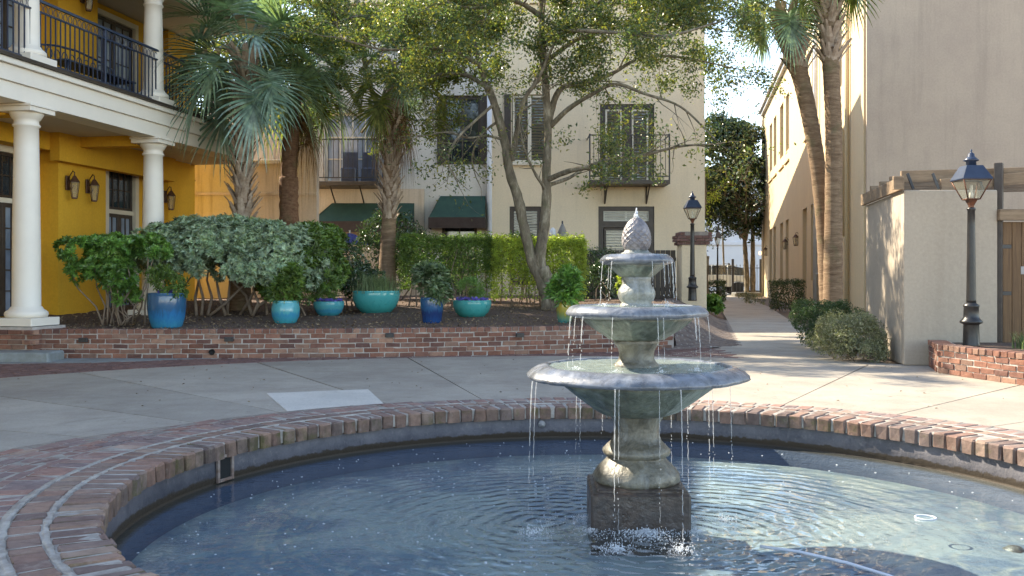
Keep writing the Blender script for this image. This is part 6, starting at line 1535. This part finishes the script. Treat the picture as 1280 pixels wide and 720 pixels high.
limbs = [dict(p=[(698,389,YO),(693,368,YO),(684,350,YO),(677,335,YO)], r=(.18,.12), trunk=1, **{'from': 2}),
 dict(p=[(685,388,YO),(683,370,YO),(676,350,YO),(666,328,YO),(657,293,YO),(648,250,YO),(637,215,YO),(631,178,YO),(618,130,YO),(608,105,YO+.2)], r=(.125,.07), trunk=1, **{'from': 2}),
 dict(p=[(679,345,YO),(675,320,YO),(680,287,YO),(683,250,YO),(683,215,YO),(685,160,YO),(682,110,YO-.1),(678,60,YO-.2),(677,0,YO-.3),(676,-70,YO-.4)], r=(.115,.05), trunk=1, **{'from': .6}, spawn=.4, len=.8),
 dict(p=[(608,105,YO+.2),(600,80,YO+.2),(588,40,YO+.1),(572,-5,YO)], r=(.07,.03), spawn=.5),
 dict(p=[(640,200,YO),(646,165,YO-.2),(655,125,YO-.4),(672,100,YO-.5),(690,60,YO-.6)], r=(.06,.025), spawn=.35),
 dict(p=[(685,155,YO),(700,112,YO+.2),(735,102,YO+.5),(765,92,YO+.7),(795,75,YO+.8),(835,70,YO+.9),(885,78,YO+1)], r=(.07,.02), spawn=.5, sub=3),
 dict(p=[(688,158,YO),(712,135,YO-.3),(742,117,YO-.6),(770,105,YO-.8),(805,117,YO-1),(850,133,YO-1.2),(885,165,YO-1.3)], r=(.055,.014), spawn=.4, len=.6, sub=3),
 dict(p=[(684,225,YO),(714,213,YO-.4),(760,205,YO-.7),(800,195,YO-.9),(850,183,YO-1.1),(882,181,YO-1.2)], r=(.06,.015), spawn=.55, len=.62, up=-.05, sub=3),
 dict(p=[(684,232,YO),(712,222,YO+.3),(735,208,YO+.6),(765,198,YO+.9),(790,196,YO+1.1)], r=(.045,.012), spawn=.6, len=.6, sub=3),
 dict(p=[(684,240,YO),(668,215,YO-.3),(655,185,YO-.5),(650,160,YO-.6)], r=(.035,.012), spawn=.4, len=.5),
 dict(p=[(690,50,YO-.2),(712,30,YO-.5),(745,5,YO-.8),(790,-20,YO-1)], r=(.06,.02), spawn=.5),
 dict(p=[(679,80,YO),(720,50,YO+.6),(770,35,YO+1),(830,25,YO+1.3),(890,35,YO+1.5)], r=(.055,.015), spawn=.55, sub=3),
 dict(p=[(678,60,YO),(700,40,YO-.9),(760,40,YO-1.6),(830,45,YO-2),(890,30,YO-2.2)], r=(.05,.015), spawn=.55),
 dict(p=[(676,20,YO-.3),(640,0,YO-.8),(600,10,YO-1.3),(560,5,YO-1.8)], r=(.055,.015), spawn=.55),
 dict(p=[(612,112,YO),(585,95,YO+.3),(555,92,YO+.5),(520,98,YO+.6),(480,90,YO+.6)], r=(.05,.014), spawn=.5, len=.75),
 dict(p=[(604,85,YO),(570,65,YO-.5),(530,60,YO-.9),(480,62,YO-1.2),(430,50,YO-1.4)], r=(.05,.014), spawn=.55),
 dict(p=[(595,60,YO),(560,30,YO+.5),(510,25,YO+1),(450,20,YO+1.3),(400,35,YO+1.5)], r=(.05,.014), spawn=.55),
 dict(p=[(677,0,YO-.3),(720,-25,YO),(790,-30,YO+.2),(840,-20,YO+.4),(885,0,YO+.5)], r=(.05,.014), spawn=.55),
 dict(p=[(618,130,YO),(595,150,YO-.4),(570,175,YO-.8),(560,200,YO-1),(570,225,YO-1.1)], r=(.035,.010), spawn=.6, len=.5, up=-.3),
 dict(p=[(625,150,YO),(602,168,YO+.1),(590,195,YO+.2),(595,222,YO+.2)], r=(.03,.010), spawn=.55, len=.45, up=-.3),
 dict(p=[(630,175,YO),(610,170,YO-.2),(585,172,YO-.4),(560,165,YO-.5),(530,170,YO-.5)], r=(.03,.008), spawn=.4, len=.5)]
for lb in limbs:
    pass
tree('oak_tree', 'spreading evergreen oak with forked mossy trunks behind the fountain', limbs, ob, L['oak'], 84000, .064, sub=2, dens=pxdens)
# second tree whose crown fills the sky between the palms
YB = 21.5
limbs = [dict(p=[(490,375,YB),(490,300,YB),(488,220,YB),(478,150,YB),(458,90,YB),(445,-20,YB)], r=(.10,.05), trunk=1, **{'from': 2}),
 dict(p=[(452,140,YB),(430,100,YB-.5),(400,70,YB-.8),(350,40,YB-1)], r=(.05,.015)), dict(p=[(450,90,YB),(480,60,YB+.3),(520,40,YB+.6),(560,20,YB+.8)], r=(.05,.015)),
 dict(p=[(450,110,YB),(480,95,YB-.6),(520,85,YB-1),(560,75,YB-1.2)], r=(.04,.012)), dict(p=[(448,30,YB),(420,10,YB+.5),(370,0,YB+.8),(320,-10,YB+1)], r=(.04,.012)),
 dict(p=[(452,150,YB),(430,135,YB-.8),(410,140,YB-1.3)], r=(.03,.01), len=.5), dict(p=[(449,60,YB),(430,30,YB-.8),(410,0,YB-1.4)], r=(.04,.012)), dict(p=[(452,165,YB),(470,150,YB-.9),(500,150,YB-1.4),(530,150,YB-1.6)], r=(.03,.01), len=.5)]
tree('oak_tree', 'smaller oak between the palms, its crown over the left iron balcony', limbs, P(490,380,YB), L['oak2'], 52000, .07, sub=2, dens=lambda a: np.where(HY-(a[:,2]-CAMZ)/a[:,1]*F > 110, .35, 1.))
# bright tree beyond the ochre building
limbs = [dict(p=[(262,250,34.),(262,150,34.),(255,80,34.),(262,20,34.)], r=(.2,.06), trunk=1, **{'from': 2})]+[dict(p=[(260,y,34.),(260+dx*.5,y-12,34.+dy),(260+dx,y-20,34.+dy*2)], r=(.08,.02), len=1.5) for (y,dx,dy) in ((150,-35,-.5),(140,40,.5),(120,-55,.5),(105,60,-.5),(90,-30,.8),(70,45,.4),(50,-40,-.5),(120,90,1.),(70,90,1.2),(100,120,1.))]
tree('background_tree', 'sunlit yellow-green tree beyond the end of the ochre building', limbs, Vector((P(262,250,34.).x, 34., 0)), L['oak2'], 16000, .15, sub=1, sublen=1.5, scat=.25)
# magnolia at the end of the path
YM = 54.
def mtrunk(px, dx): return dict(p=[(px,370,YM),(px+dx*.3,340,YM),(px+dx,305,YM),(px+dx*1.5,270,YM)], r=(.17,.10), trunk=1, **{'from': 2})
limbs = [mtrunk(934,-3), mtrunk(941,0)]+[dict(p=[(932,300,YM),(930+dx*.5,280-dz*.6,YM+dy),(928+dx,280-dz,YM+dy*2)], r=(.1,.03), len=1.6) for dx,dz,dy in ((-40,10,0),(-30,40,1),(20,20,-1),(-60,50,-1),(10,70,1),(-15,95,0),(-45,90,1),(15,105,-.5),(-65,15,1),(-80,70,0),(5,45,-1.5),(-20,60,-1.5))]
mt = tree('magnolia_tree', 'dense dark magnolia with two slim trunks at the end of the path', limbs, Vector((P(937,370,YM).x, YM, 0)), L['magnolia'], 3000, .22, sub=1, sublen=1.4, scat=.3)
bl_ = []
for (px, py, r) in ((905,190,1.4),(930,185,1.0),(890,215,1.4),(925,225,1.3),(905,255,1.3),(938,215,.8),(930,270,1.0),(880,245,1.3),(915,170,1.0),(892,275,1.1),(938,290,.7),(898,165,.9),(940,250,.8)):
    c = P(px, py, YM)-mt.location; bl_.append((c.x, c.y+rnd.uniform(-.8,.8), c.z, r*1.15, r, r))
p, q = blob_points(bl_, 17000, .30, 22); leaves_obj('crown_clumps', p, q, .24, L['magnolia'], mt, aspect=.42)
# bare twiggy tree rising above the magnolia and trunk at the pier
limbs = [dict(p=[(905,340,58.),(902,240,58.),(904,170,58.),(905,132,58.)], r=(.06,.03), trunk=1, **{'from': 2}), dict(p=[(903,175,58.),(912,150,58.),(917,135,58.)], r=(.05,.02), len=1.0, spawn=.6), dict(p=[(903,165,58.),(893,145,58.),(890,135,58.)], r=(.05,.02), len=1.0, spawn=.6)]
tree('bare_tree', 'thin bare tree sticking up behind the magnolia', limbs, Vector((P(905,345,58.).x, 58., 0)), L['oak2'], 60, .1, sub=2, sublen=.9)
limbs = [dict(p=[(883,392,30.),(882,350,30.),(884,320,30.)], r=(.10,.07), trunk=1, **{'from': 2}), dict(p=[(884,335,30.),(879,290,30.),(882,240,30.),(876,180,30.)], r=(.06,.02), len=.7, spawn=.3)]
tree('slim_tree', 'slim dark tree trunk just right of the stucco pier', limbs, Vector((P(883,392,30.).x, 30., 0)), L['hedge'], 700, .08, sub=1, sublen=.6)
# distant tree line beyond the white house
p, q = blob_points([(x, 98+rnd.uniform(-4,4), rnd.uniform(3,5), rnd.uniform(5,8), 4, rnd.uniform(3,5)) for x in range(-60, 70, 7)], 16000, .3, 20)
tag(leaves_obj('far_woods', p, q, .9, L['magnolia']), 'distant line of dark trees beyond the white house', 'trees', kind='stuff')
